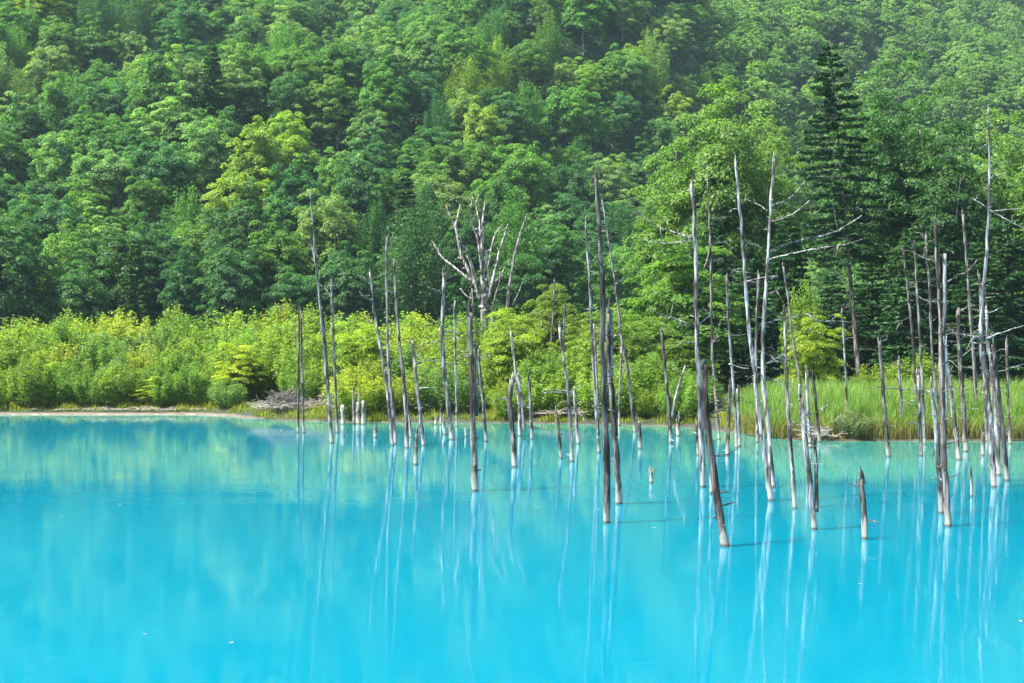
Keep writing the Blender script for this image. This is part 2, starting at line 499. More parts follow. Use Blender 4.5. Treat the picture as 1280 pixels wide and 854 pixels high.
def shrub_mesh(seed, H, Rr, stems, per, leaf):
    """many upright leafy wands from one foot, the outline uneven and feathery"""
    rng = np.random.default_rng(seed)
    Cs, Ns, Ss, Vs = [], [], [], []
    mb = MB()
    for s in range(stems):
        a = rng.uniform(0, 6.283); q = math.sqrt(rng.random())
        tip = np.array([math.cos(a) * Rr * q, math.sin(a) * Rr * q, H * (1 - 0.42 * q * q) * rng.uniform(0.84, 1.04)])
        foot = np.array([tip[0] * 0.15, tip[1] * 0.15, 0.0])
        mid = (foot + tip) / 2 + np.array([tip[0] * 0.22, tip[1] * 0.22, 0])
        if s < 14: mb.tube(smooth_line([foot - [0, 0, .2], mid, tip], 6), 0.03 * np.linspace(1, 0.3, 6), 4, cap=False)
        n = int(per * rng.uniform(0.7, 1.3))
        t = rng.uniform(0.10, 1.02, n) ** 0.75
        line = smooth_line([foot, mid, tip], 24)
        c = line[np.minimum((t * 23).astype(int), 23)]
        wv = rng.normal(0, 1, (n, 3)) * (0.13 * Rr * (1.25 - 0.7 * t))[:, None] + np.array([0, 0, 0.02])
        Cs.append(c + wv)
        Ns.append(unit(unit(wv) * 0.6 + np.array([0, 0, 0.5]) + 0.6 * rng.standard_normal((n, 3))))
        Ss.append(leaf * rng.uniform(0.6, 1.4, n))
        Vs.append(np.clip(rng.normal(0.5, 0.2, n) + rng.normal(0, 0.13), 0, 1))
    C = np.vstack(Cs); C[:, 2] = np.maximum(C[:, 2], 0.03)
    fol = leaf_mesh('foliage', C, np.vstack(Ns), np.concatenate(Ss), np.concatenate(Vs), M_SHRUB, rng, 0.5)
    return fol, mb.mesh('stem', M_BARK)

def plant(name, meshes, names, loc, rz, sc, color, trunk_col=(1, 1, 1)):
    e = empty(name, loc)
    e.rotation_euler = (0, 0, rz)
    e.scale = sc
    obj(names[0], meshes[0], e, color=color)
    obj(names[1], meshes[1], e, color=trunk_col)
    return e

rnd = random.Random(5)
LAND = [(0, 'at far left'), (130, 'well left of twin poles'), (270, 'left of twin poles'),
        (375, 'behind the twin poles'), (480, 'behind the leaning poles'), (605, 'behind the antlered snag'),
        (680, 'right of antlered snag'), (750, 'behind the charred pole'),
        (850, 'behind the pale birch'), (960, 'left of the conifer'), (1045, 'behind the tall conifer'),
        (1140, 'right of the conifer'), (1235, 'above the tallest pole')]
def landmark(x): return min(LAND, key=lambda l: abs(l[0] - x))[1]
ORD = ['first', 'second', 'third', 'fourth', 'fifth', 'sixth', 'seventh', 'eighth', 'ninth']
NUM = ['', 'one', 'two', 'three', 'four', 'five', 'six', 'seven', 'eight', 'nine']
def single_out(items, noun):
    """items: (object, projected x, first words, last words); a set that shares words is told apart by its order across"""
    sets = {}
    for it in items: sets.setdefault((it[2], it[3]), []).append(it)
    for (a, b), L in sets.items():
        L.sort(key=lambda it: it[1])
        for i, it in enumerate(L):
            if len(L) == 1: it[0]['label'] = f'{a} {noun} {b}'
            else: it[0]['label'] = f'{a} {noun} {b}, {ORD[min(i, 8)]} from left' if len(L) > 2 else f'{a} {noun} {b}, the {"left" if i == 0 else "right"} one'

# ------------------------------------------------------------------ forest on the hill
HILL_KINDS = [   # first words of the label, crown colour, weight
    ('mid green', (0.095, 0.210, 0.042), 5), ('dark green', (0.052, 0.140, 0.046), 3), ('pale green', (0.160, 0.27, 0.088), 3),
    ('yellowish', (0.180, 0.28, 0.040), 2)]
PROTO = []      # (shape word, meshes, H, R)
for s in range(4): PROTO.append(('domed', broadleaf(100 + s, 12.0, 4.2, 1.4, 260, 84, 0.145, flat=0.85, clump_r=0.175), 12.0, 4.0))
for s in range(3): PROTO.append(('ragged', broadleaf(120 + s, 13.0, 4.0, 1.6, 220, 88, 0.15, flat=0.72, ragged=0.7, open_=0.2, clump_r=0.19), 13.0, 3.8))
for s in range(3): PROTO.append(('slender', broadleaf(140 + s, 14.0, 3.0, 2.0, 220, 84, 0.13, flat=0.9, ragged=0.45, clump_r=0.20), 14.0, 2.9))
FEATHER = [('feathery', shrub_mesh(150 + s, 13.0, 3.3, 64, 170, 0.14), 13.0, 3.3) for s in range(2)]
FIR = [('spired', conifer(160 + s, 16.0, 3.2, 2.0, 26, 26, 0.34), 16.0, 3.2) for s in range(2)]

cands = []
rng = np.random.default_rng(77)
pts = []
cell = {}
def far_enough(x, y, r):
    k = (int(x // 12), int(y // 12))
    for i in (-1, 0, 1):
        for j in (-1, 0, 1):
            for (a, b, c) in cell.get((k[0] + i, k[1] + j), ()):
                if (a - x) ** 2 + (b - y) ** 2 < ((r + c) / 2) ** 2: return False
    cell.setdefault(k, []).append((x, y, r))
    return True
for _ in range(160000):
    y = 118 + 520 * rng.random() ** 1.4
    u = rng.uniform(-0.43, 0.43)
    x = u * y
    s = y - np.interp(u, HILL0[:, 0], HILL0[:, 1])
    if s < -3: continue
    sp = 5.6 if s < 22 else (6.1 if y < 270 else 6.9)
    if not far_enough(x, y, sp * rng.uniform(0.85, 1.2)): continue
    z = float(ground_z(x, y))
    X, T = proj((x, y, z + 12))
    if T < -130: continue
    cands.append((x, y, z, X, T))
cands.sort(key=lambda c: c[1])
single, mass = [], []
for (x, y, z, X, T) in cands:
    hidden = (X > 850 and T > 190) or X < -45 or X > 1325 or T < -45
    (mass if hidden or len(single) >= 298 else single).append((x, y, z, X, T))
import sys; print('hill trees', len(single), 'in the mass', len(mass), 'last single at', single[-1][1])
items = []
for (x, y, z, X, T) in single:
    fir = rng.random() < 0.06
    if fir: shape, ms, H, Rr = FIR[rng.integers(len(FIR))]
    elif rng.random() < 0.13: shape, ms, H, Rr = FEATHER[rng.integers(len(FEATHER))]
    else: shape, ms, H, Rr = PROTO[rng.choice(len(PROTO), p=np.array([.13, .13, .13, .13, .09, .09, .09, .07, .07, .07]))]
    wgt = np.array([k[2] for k in HILL_KINDS], float); wgt /= wgt.sum()
    if T > 205:       # shade along the foot of the wood, put into the crown colours
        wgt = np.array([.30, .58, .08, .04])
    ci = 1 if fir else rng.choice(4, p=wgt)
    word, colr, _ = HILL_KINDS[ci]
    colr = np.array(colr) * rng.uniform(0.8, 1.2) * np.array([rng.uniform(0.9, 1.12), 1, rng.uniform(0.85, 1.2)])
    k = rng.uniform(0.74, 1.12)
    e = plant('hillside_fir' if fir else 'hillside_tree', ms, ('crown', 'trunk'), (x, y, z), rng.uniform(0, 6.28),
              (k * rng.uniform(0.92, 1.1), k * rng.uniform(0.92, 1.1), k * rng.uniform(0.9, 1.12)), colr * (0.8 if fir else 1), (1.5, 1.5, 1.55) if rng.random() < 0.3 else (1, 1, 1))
    e['category'] = 'conifer' if fir else 'tree'
    e['group'] = 'trees covering the hillside'
    level = ('at forest foot' if T > 250 else 'low on slope' if T > 180 else 'halfway up slope' if T > 100 else 'high on slope' if T > 35 else 'at slope top')
    items.append((e, X, f'{word} {shape}', f'{level} {landmark(X)}'))
single_out(items, 'tree')
# the rest of the wood, behind and beyond: one mass
vs, vr = [], []
src = []
for shape, ms, H, Rr in PROTO[:8]:
    me = ms[0]
    a = np.empty(len(me.vertices) * 3, np.float32); me.vertices.foreach_get('co', a)
    v = np.empty(len(me.polygons), np.float32); me.attributes['var'].data.foreach_get('value', v)
    a = a.reshape(-1, 4, 3)
    src.append((a, v))
for (x, y, z, X, T) in mass:
    a, v = src[rng.integers(len(src))]
    kp, ks = (0.30, 1.6) if y < 300 else (0.15, 2.2)
    keep = rng.random(len(a)) < kp
    q = a[keep]
    cq = q.mean(1, keepdims=True)
    q = cq + (q - cq) * ks
    t = rng.uniform(0, 6.28); k = rng.uniform(0.8, 1.15)
    rot = np.array([[math.cos(t), -math.sin(t), 0], [math.sin(t), math.cos(t), 0], [0, 0, 1]], np.float32)
    vs.append((q.reshape(-1, 3) @ rot.T * k + np.array([x, y, z], np.float32)).astype(np.float32)); vr.append(np.clip(v[keep] + rng.normal(0, 0.18), 0, 1))
vs = np.vstack(vs)
fm = obj('distant_forest', mesh_np('distant_forest', vs, np.arange(len(vs)).reshape(-1, 4), M_LEAF, var=np.concatenate(vr)), color=(0.115, 0.215, 0.06))
tag(fm, 'continuous leafy forest covering the far upper slope', 'forest', kind='stuff')

n = 260000
rg = np.random.default_rng(41)
uu = rg.uniform(-0.42, 0.42, n); yy = np.interp(uu, HILL0[:, 0], HILL0[:, 1]) - 14 + 360 * rg.random(n) ** 1.6
xx = uu * yy
hh = rg.random(n) ** 1.2 * (1.5 + 1.2 * np.sin(xx * .5) * np.sin(yy * .37))
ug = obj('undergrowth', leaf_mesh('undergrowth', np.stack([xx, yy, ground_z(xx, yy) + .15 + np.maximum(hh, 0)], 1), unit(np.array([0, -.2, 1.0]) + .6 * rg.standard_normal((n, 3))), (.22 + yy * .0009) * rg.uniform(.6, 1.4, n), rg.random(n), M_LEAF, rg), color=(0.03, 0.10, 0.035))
tag(ug, 'dark leafy undergrowth on the forest floor under the hillside trees', 'undergrowth', kind='stuff')

# ------------------------------------------------------------------ lime shrubs on the flat behind the shore
SHRUBS = [shrub_mesh(200 + s, 4.0, 1.7, 34, 250, 0.075) for s in range(6)]
SK = [('lime green', (0.190, 0.275, 0.044)), ('yellow green', (0.265, 0.31, 0.042)), ('fresh green', (0.140, 0.24, 0.046)), ('grey green', (0.14, 0.23, 0.07))]
TOPL = np.array([(-60, 388), (40, 388), (110, 386), (160, 381), (250, 380), (320, 382), (350, 375), (420, 384), (500, 386), (560, 388),
                 (640, 382), (700, 374), (760, 376), (830, 400), (900, 440)])
items = []
rows = [(1.6, 0.60, 'front row'), (4.5, 0.45, 'second row'), (9.0, 0.30, 'middle rows'), (15.0, 0.16, 'middle rows'), (22, 0.06, 'back row'), (29, 0.0, 'back row')]
for ri, (dd, low, rw) in enumerate(rows):
    xpx = -50 + rng.uniform(0, 30)
    while xpx < (870 if ri < 3 else 850):
        u = (xpx - 640) / F
        Y = float(shore_Y(np.array(u))) + dd + rng.normal(0, 0.8 if ri else 0.35)
        if 300 < xpx < 440 and ri == 0:
            xpx += 12; continue
        if 310 < xpx < 430 and ri == 1: Y += 2.0
        gz = float(ground_z(u * Y, Y))
        topy = np.interp(xpx, TOPL[:, 0], TOPL[:, 1])
        topy = topy + (515 - topy) * low * rng.uniform(0.72, 1.28) + rng.normal(0, 4)
        ztop = CAMH - (topy - HOR) / F * Y
        Hs = max(ztop - gz, 0.9)
        wd = np.clip(0.42 * Hs + 0.35, 0.9, 2.6) * rng.uniform(0.85, 1.2)
        ci = rng.choice(4, p=[.36, .26, .24, .14] if xpx < 560 else [.38, .24, .28, .10])
        word, colr = SK[ci]
        colr = np.array(colr) * rng.uniform(0.85, 1.15)
        ms = SHRUBS[rng.integers(len(SHRUBS))]
        e = plant('lakeside_shrub', ms, ('foliage', 'stem'), (u * Y, Y, gz - 0.05), rng.uniform(0, 6.28), (wd / 1.7, wd / 1.7, Hs / 4.0), colr)
        e['category'] = 'shrub'; e['group'] = 'shrubs along the far shore'
        items.append((e, xpx, f'{word}', f'in {rw} of thicket {landmark(xpx)}'))
        xpx += wd * 1.35 / Y * F * rng.uniform(0.8, 1.2)
single_out(items, 'shrub')
print('shrubs', len(items))

# ------------------------------------------------------------------ grove at the right and single trees behind the pond
def grove_tree(name, kind, x, top, Y, ms, H, sc_r, colr, label, cat='tree', base_x=None, tcol=(1, 1, 1)):
    bxp = x if base_x is None else base_x
    X = (bxp - 640) / F * Y
    gz = float(ground_z(X, Y))
    zt = CAMH - (top - HOR) / F * Y
    k = (zt - gz) / H
    e = plant(name, ms, ('crown', 'trunk'), (X, Y, gz), rnd.uniform(0, 6.28), (sc_r, sc_r, k), colr, tcol)
    tag(e, label, cat, 'trees of the lakeside grove')
    return e
BIG = [broadleaf(300, 20, 4.6, 4.0, 300, 110, 0.115, flat=0.75, ragged=0.5, open_=0.4, clump_r=0.19, trunk_r=0.17),
       broadleaf(301, 20, 4.0, 3.0, 320, 110, 0.115, flat=0.75, ragged=0.4, open_=0.35, clump_r=0.20, trunk_r=0.2),
       broadleaf(302, 20, 4.2, 2.0, 310, 110, 0.115, flat=0.75, ragged=0.45, open_=0.35, clump_r=0.20, trunk_r=0.2)]
LAYER = [broadleaf(310 + s, 12, 4.0, 0.8, 150, 170, 0.12, flat=0.45, ragged=0.5, open_=0.4, clump_r=0.24, trunk_r=0.12) for s in range(2)]
SPR = [conifer(320 + s, 13, 2.9, 0.6, 30, 60, 0.17, droop=0.45, trunk_r=0.14) for s in range(2)]
OL = (0.095, 0.19, 0.036); PALE = (0.125, 0.22, 0.055); MD = (0.058, 0.145, 0.042)
grove_tree('birch_tree', 0, 897, 84, 108, BIG[0], 20, 1.12, PALE, 'tall pale birch with open yellow green crown and white trunk behind grey poles', tcol=(3.0, 2.9, 2.8))
grove_tree('birch_tree', 0, 955, 128, 112, BIG[2], 20, 1.02, PALE, 'pale yellow green birch just left of the tall conifer', tcol=(3.0, 2.9, 2.8))
grove_tree('birch_tree', 0, 845, 175, 114, BIG[1], 20, .92, (.12, .22, .045), 'olive green birch at the outer left side of the grove', tcol=(2.4, 2.3, 2.2))
grove_tree('poplar_tree', 0, 1112, 66, 103, BIG[1], 20, 0.98, MD, 'tall dark green leafy tree right of the tall conifer', )
grove_tree('poplar_tree', 0, 1185, 103, 100, BIG[2], 20, 1.0, (0.040, 0.10, 0.034), 'dark round-topped leafy tree beside the tallest bare pole')
grove_tree('birch_tree', 0, 1268, 128, 106, BIG[0], 20, 1.05, PALE, 'yellow green leafy tree at the picture edge beyond the tallest bare pole')
grove_tree('birch_tree', 0, 1330, 170, 100, BIG[1], 20, 1.0, OL, 'olive green leafy tree cut by the right picture edge')
grove_tree('lakeside_maple', 0, 850, 300, 90, LAYER[0], 12, 1.05, OL, 'olive green maple with flat tiers of leaves behind the leaning bare limb')
grove_tree('lakeside_maple', 0, 800, 392, 82, LAYER[1], 12, 0.62, (0.12, 0.20, 0.034), 'small layered green maple at the waterside below the flat-tiered maple')
grove_tree('lakeside_maple', 0, 850, 420, 77, LAYER[0], 12, 0.5, (0.10, 0.17, 0.032), 'low layered maple overhanging the pond bank behind the forked snag')
grove_tree('lakeside_maple', 0, 690, 352, 84, LAYER[1], 12, 0.5, (0.13, 0.19, 0.034), 'thin tiered sapling rising above the shrubs right of the leaning dead trunk')
grove_tree('lakeside_maple', 0, 640, 384, 78, LAYER[0], 12, 0.5, (0.20, 0.28, 0.032), 'yellow tinged tiered sapling behind the broken short poles')
grove_tree('lakeside_maple', 0, 755, 385, 80, LAYER[1], 12, 0.6, (0.13, 0.20, 0.034), 'mid green tiered sapling behind the tall charred pole')
for (x, top, Y, k, colr, lab) in [(298, 428, 83.5, .40, (.30, .36, .03), 'bright yellow sapling with tiered leaves in the thicket left of the brush heap'),
                            (196, 470, 82.6, .30, (.28, .35, .03), 'small bright yellow tiered sapling near the shore, left of the bigger yellow one'),
                            (60, 452, 83, .34, (.22, .32, .035), 'lime tiered sapling near the bleached driftwood log'),
                            (455, 402, 82, .42, (.24, .33, .03), 'lime tiered sapling behind the group of cut stumps')]:
    grove_tree('shore_sapling', 0, x, top, Y, LAYER[rnd.randrange(2)], 12, k, colr, lab)
for (x, top, Y, k, lab) in [(893, 268, 100, 1.1, 'dark spruce between the two split grey poles and the flat-tiered maple'),
                            (938, 300, 96, 1.1, 'dark spruce directly behind the paired tall grey poles'),
                            (985, 265, 101, 1.2, 'dark spruce behind the long bare side branches'),
                            (1040, 340, 95, 1.0, 'dark spruce behind the bare foot of the tall conifer'),
                            (1090, 300, 98, 1.15, 'dark spruce between the tall conifer and the pole cluster'),
                            (1140, 280, 94, 1.2, 'dark spruce behind the left poles of the crowded pole cluster'),
                            (1180, 250, 97, 1.2, 'dark spruce behind the double-stemmed pole'),
                            (1222, 300, 93, 1.1, 'dark spruce behind the tallest bare pole'),
                            (1265, 270, 96, 1.25, 'dark spruce at the right picture edge above the reeds')]:
    grove_tree('spruce_tree', 1, x, top, Y, SPR[rnd.randrange(2)], 13, k, (0.044, 0.118, 0.048), lab, 'conifer')
# the tall leaning conifer: grey bare stem below, open tiers above
Y = 86.0
b, t = px(1076, 497, Y), px(1037, 50, Y)
zb = float(ground_z(b[0], Y))
Hc = t[2] - zb
ms = conifer(340, Hc, 3.7, Hc * 0.38, 34, 76, 0.135, droop=0.24, sparse=0.72, width=0.20, trunk_r=0.15, bend=(t[0] - b[0], 0))
e = plant('tall_conifer', ms, ('crown', 'trunk'), (b[0], Y, zb), 0, (1, 1, 1), (0.026, 0.072, 0.034), (1.1, 1.1, 1.15))
tag(e, 'tall dark conifer with open drooping tiers and a bare grey lower stem', 'conifer', 'trees of the lakeside grove')
mb = MB(); rg = np.random.default_rng(8)
for k in range(26):   # dead lower twigs of that conifer
    z = Hc * rg.uniform(0.12, 0.46); a = rg.uniform(0, 6.28); L = rg.uniform(0.6, 2.2)
    s = np.array([(t[0] - b[0]) * z / Hc, 0, z])
    mb.tube(smooth_line([s, s + [math.cos(a) * L * .5, math.sin(a) * L * .5, 0.05 * L], s + [math.cos(a) * L, math.sin(a) * L, -0.18 * L]], 5), 0.022 * np.linspace(1, .3, 5), 4, cap=False)
obj('dead_twigs', mb.mesh('dead_twigs', M_BARK), e, color=(1.2, 1.15, 1.1))
# bushes in and behind the reeds
def bush(x, top, Y, wd, colr, label, v):
    X = (x - 640) / F * Y; gz = float(ground_z(X, Y))
    Hs = CAMH - (top - HOR) / F * Y - gz
    e = plant('lakeside_bush', SHRUBS[v], ('foliage', 'stem'), (X, Y, gz - .05), v * 1.3, (wd / 1.7, wd / 1.7, Hs / 4.0), colr)
    tag(e, label, 'bush', 'bushes among the reeds')
bush(1003, 352, 84, 1.5, (0.16, 0.25, 0.035), 'tall lime bush behind the slim pole and its bare side branches', 0)
grove_tree('lakeside_maple', 0, 1019, 392, 76, LAYER[1], 12, 0.36, (0.22, 0.30, 0.03), 'bright yellow green sapling with tiered leaves standing in the reeds')
bush(1066, 510, 59.2, 0.85, (0.17, 0.22, 0.12), 'low grey green bush at the water line in front of the reeds', 1)
bush(1150, 442, 79, 2.1, (0.17, 0.25, 0.03), 'lime bush behind the reeds and the left poles of the crowded cluster', 2)
bush(1094, 452, 78, 1.3, (0.20, 0.27, 0.03), 'small lime bush behind the reeds right of the bare conifer foot', 3)
bush(1108, 470, 72, 0.9, (0.24, 0.3, 0.03), 'smallest lime bush rising out of the reeds near the lone leaning pole', 4)
for i, (x, top, d, wd) in enumerate([(590, 480, 1.5, .8), (700, 485, 1.2, .8), (760, 470, 1.6, .9), (830, 478, 1.3, .9), (880, 480, 2.0, .9)]):
    Yb = float(shore_Y(np.array((x - 640) / F))) + d
    bush(x, top, Yb, wd, (0.10 + .03 * (i % 2), 0.18, 0.035), ['low green bush at the bank right of the thick two-tone pole', 'low green bush at the bank behind the short dark stub', 'low green bush at the bank behind the charred pole', 'low green bush at the bank beneath the flat-tiered maple', 'low green bush where the bank meets the reeds'][i], i)

# ------------------------------------------------------------------ reeds
def blades(name, pos, hgt, wid, mat, seed, lean=0.25):
    rg = np.random.default_rng(seed)
    n = len(pos)
    a = rg.uniform(0, 6.283, n)
    t = np.stack([np.cos(a), np.sin(a), 0 * a], 1)
    b = np.stack([-np.sin(a), np.cos(a), 0 * a], 1)
    L = (rg.normal(0, lean, n) * hgt)[:, None]
    m = pos + np.array([0, 0, .6]) * hgt[:, None] + t * L * 0.35
    e = pos + np.array([0, 0, 1.0]) * hgt[:, None] + t * L
    w = (wid * rg.uniform(.6, 1.3, n))[:, None]
    V = np.stack([pos - b * w, pos + b * w, m + b * w * .9, m - b * w * .9, m - b * w * .9, m + b * w * .9, e + b * w * .12, e - b * w * .12], 1).reshape(-1, 3)
    return mesh_np(name, V, np.arange(len(V)).reshape(-1, 4), mat, var=np.repeat(np.clip(rg.normal(.5, .22, n), 0, 1), 2))
rg = np.random.default_rng(21)
n = 56000
xp = 905 + rg.random(n) * 520; d = rg.random(n) ** 1.2 * 17
u = (xp - 640) / F
Yb = shore_Y(u) + 0.25 + d + np.clip((960 - xp) / 10, 0, 8) * 0.6
X = u * Yb
h = rg.uniform(0.9, 1.95, n) * (0.86 + 0.16 * np.sin(X * 1.3 + Yb * .7) * np.sin(Yb * 1.9 - X * .6)) * np.clip(0.55 + d * 0.15, 0, 1) * np.clip((xp - 885) / 70, .35, 1)
h = np.where((xp > 1040) & (xp < 1092) & (d < 1.3), h * .25, h)
pos = np.stack([X, Yb, ground_z(X, Yb) - .03], 1)
reed = obj('reed_bed', blades('reed_bed', pos, h, 0.017, M_REED, 22, .36), color=(0.17, 0.27, 0.04))
reed.color = (0.165, 0.265, 0.06, 1)
tag(reed, 'bright green reeds standing along the pond bank', 'reeds', kind='stuff')
# old straw-coloured reed at the water's edge
n = 5000
xp = 925 + rg.random(n) * 480; u = (xp - 640) / F; Yb = shore_Y(u) + rg.random(n) * 1.0; X = u * Yb
pos = np.stack([X, Yb, ground_z(X, Yb) - .03], 1)
straw = obj('old_reed_straw', blades('old_reed_straw', pos, rg.uniform(.3, .85, n), 0.018, M_REED, 23, .4), color=(0.22, 0.19, 0.07))
tag(straw, 'straw brown old reed at the waterline below the green reeds', 'dry reeds', kind='stuff')
# bank grass and low weeds along the left and middle shore
n = 16000
xp = -60 + rg.random(n) * 990; u = (xp - 640) / F; Yb = shore_Y(u) + np.where(xp < 330, 0.3, 0.02) + rg.random(n) ** 1.3 * 3.5; X = u * Yb
pos = np.stack([X, Yb, ground_z(X, Yb) - .03], 1)
clump = 0.55 + 0.45 * np.sin(xp * 0.13) * np.sin(xp * 0.047 + 1)
bank = obj('bank_grass', blades('bank_grass', pos, rg.uniform(.12, .55, n) * clump, 0.022, M_REED, 24, .5), color=(0.22, 0.24, 0.03))
tag(bank, 'yellow green grass and weeds along the low far bank', 'grass', kind='stuff')

# ------------------------------------------------------------------ dead trees standing in the pond
TONE = {'grey': (0.98, 0.99, 1.02), 'dark': (0.36, 0.34, 0.34), 'pale': (1.3, 1.3, 1.32), 'brown': (0.7, 0.52, 0.40), 'blue': (1.0, 1.06, 1.14), 'mid': (0.72, 0.69, 0.68)}
def snag(name, label, pts, w0, w1, tone='grey', branches=(), forks=(), land=None, cat='dead tree', group='dead trees standing in the pond', stubs=12, seed=None, jag=True):
    """pts: photograph pixels from the foot up; branches: list of (pixel points, start width px)"""
    rg = np.random.default_rng(int(pts[0][0] * 7 + pts[0][1] * 13) if seed is None else seed)
    Y = water_Y(pts[0][1]) if land is None else land
    foot = px(*pts[0], Y)
    if land is not None: foot[2] = float(ground_z(foot[0], Y))
    hpx = pts[0][1] - pts[-1][1]
    toward = rg.normal(0, 0.05) * hpx / F * Y            # the stem also tips a little to or from the shore
    def P(q, extra=0.0):
        t = (pts[0][1] - q[1]) / max(hpx, 1)
        return px(q[0], q[1], Y + toward * t + extra) - foot
    root = empty(name, foot)
    tag(root, label, cat, group)
    base = P(pts[0])
    axis = [P(q) for q in pts]
    if land is None or True:
        dn = (axis[0] - axis[1]); dn = dn / (abs(dn[2]) + 1e-6)
        axis = [axis[0] + dn * (1.2 if land is None else 0.3)] + axis
    L = np.linalg.norm(axis[-1] - axis[0])
    n = int(np.clip(L / 0.22, 8, 44))
    line = smooth_line(axis, n)
    line[2:-1, :2] += rg.normal(0, 0.004 + 0.0004 * L, (n - 3, 2))
    r0, r1 = 0.93 * w0 * Y / F / 2, 0.93 * w1 * Y / F / 2
    tt = np.linspace(0, 1, n)
    rad = (r0 + (r1 - r0) * tt) * (1 + 0.05 * rg.standard_normal(n))
    rad[:3] *= np.array([1.15, 1.1, 1.04])
    seg = 10 if w0 >= 7 else 8
    mb = MB()
    mb.tube(line, rad, seg, 0.085, rg)
    if jag:                                              # splintered broken top
        tip = line[-1]; dirn = unit(line[-1] - line[-3])
        for k in range(3):
            o = rg.normal(0, r1 * 0.5, 3); o[2] = 0
            ln = rg.uniform(1.5, 6) * r1
            mb.tube([tip + o - dirn * r1 * 1.5, tip + o * 0.8 + dirn * ln * .5, tip + o * .6 + dirn * ln], [r1 * .55, r1 * .4, r1 * .06], 5)
    for k in range(min(stubs, int(L * 1.6))):                               # knots: short broken stubs of shed branches
        i = rg.integers(int(n * .3), n - 1); a = rg.uniform(0, 6.28)
        dv = np.array([math.cos(a), math.sin(a), rg.uniform(-.2, .35)]); ln = rad[i] + rg.uniform(.04, .30) * (1 if rg.random() < .4 else .5)
        mb.tube([line[i], line[i] + dv * ln * .7, line[i] + dv * ln], [rad[i] * .3, rad[i] * .22, rad[i] * .08], 5)
    tc_ = np.array(TONE[tone]) * rg.uniform(0.88, 1.12)
    obj('trunk', mb.mesh('trunk', M_DEAD), root, color=tc_)
    for br in branches:
        bp, bw = br[0], br[1]
        deep = br[2] if len(br) > 2 else rg.choice([-1, 1]) * rg.uniform(.25, .7)
        lp = np.linalg.norm(P(bp[-1]) - P(bp[0]))
        tot = max(len(bp) - 1, 1)
        ctrl = [P(q, deep * lp * (i / tot)) for i, q in enumerate(bp)]
        m = int(np.clip(lp / .12, 5, 22))
        ln = smooth_line(ctrl, m)
        ln[1:] += rg.normal(0, .008, (m - 1, 3))
        rr = bw * Y / F / 2
        b = MB(); b.tube(ln, rr * np.linspace(1.1, .35, m), 6, .06, rg)
        for k in range(int(lp * 2.6)):
            i = rg.integers(1, m - 1); dv = unit(ln[i] - ln[i - 1]) * .5 + rg.normal(0, .6, 3)
            b.tube([ln[i], ln[i] + dv * rg.uniform(.08, .42)], [rr * .5, rr * .15], 4)
        obj('branch', b.mesh('branch', M_DEAD), root, color=tc_ * rg.uniform(1.0, 1.25))
    if land is None and hpx > 95:                        # thin bare twigs still hanging on the stem
        for k in range(6 if pts[0][0] > 1105 else 3):
            i = rg.integers(int(n * .4), n - 1); a = rg.uniform(0, 6.28); ln = rg.uniform(.25, 1.0)
            dv = np.array([math.cos(a), math.sin(a), 0.0])
            c = smooth_line([line[i], line[i] + dv * ln * .5 + [0, 0, rg.uniform(-.02, .16) * ln], line[i] + dv * ln + [0, 0, rg.uniform(-.3, .35) * ln]], 7)
            b = MB(); b.tube(c, rg.uniform(.012, .02) * np.linspace(1.1, .35, 7), 5, .05, rg)
            q = c[4]; b.tube([q, q + unit(dv * .6 + rg.normal(0, .6, 3)) * ln * .35], [.007, .003], 4)
            obj('branch', b.mesh('branch', M_DEAD), root, color=tc_)
    for fk in forks:
        f = MB(); c = smooth_line([P(q) for q in fk[0]], 14)
        f.tube(c, np.linspace(fk[1], fk[2], 14) * Y / F / 2, 8, .05, rg)
        obj('second_stem', f.mesh('second_stem', M_DEAD), root, color=np.array(TONE[fk[3]]) if len(fk) > 3 else tc_)
    return root

D = 'dead_tree'
snag(D, 'thin dark pole, the shorter-leaning left one of the twin thin poles', [(372.5, 541), (373, 460), (374, 382)], 3.4, 2.2, 'dark')
snag(D, 'thin grey pole, right one of the twin thin poles before the brush heap', [(379.7, 541.5), (377.5, 460), (375.7, 388)], 3.8, 2.2, 'mid')
snag(D, 'tall crooked grey pole with a side prong, above all poles near the brush heap', [(415, 554), (408, 467), (401, 390), (395.8, 339), (392, 290), (387.5, 240)], 6.0, 2.2, 'grey',
     [([(397, 345), (392, 318), (388.5, 300)], 2.4, .1)], [([(412.5, 520), (409, 460), (404, 400), (402.5, 385)], 3.0, 2.0, 'dark')])
snag(D, 'slim grey pole close to the right of the tall crooked one', [(421.7, 541), (418, 450), (415.5, 395), (414.3, 353)], 4.4, 2.6, 'grey', [([(414.8, 372), (409, 364), (402, 357)], 1.4)])
snag(D, 'left-leaning grey pole whose foot crosses the thin tall pole', [(490.7, 557), (484, 491), (475, 430), (468, 390), (462.3, 340)], 5.4, 2.6, 'grey', [([(464, 356), (457, 351), (449, 347)], 1.3), ([(467, 376), (458, 372), (450, 369)], 1.3)])
snag(D, 'upright tall pole with a twiggy crooked tip, crossed by its leaning neighbour', [(494.5, 555), (490, 500), (485, 444), (484, 390), (483, 312), (484.5, 297)], 5.2, 2.2, 'grey', [([(483.5, 312), (492, 301), (490, 290)], 1.4), ([(484, 330), (490, 322)], 1.2)])
snag(D, 'tall brownish pole leaning left with a pale foot, third of the leaning row', [(509, 560), (506, 493), (500.5, 437), (496, 390), (494, 349), (492.5, 328)], 6.4, 3.0, 'mid', [([(496, 374), (502, 371), (506, 370)], 1.2), ([(493.6, 340), (487, 335)], 1.2)])
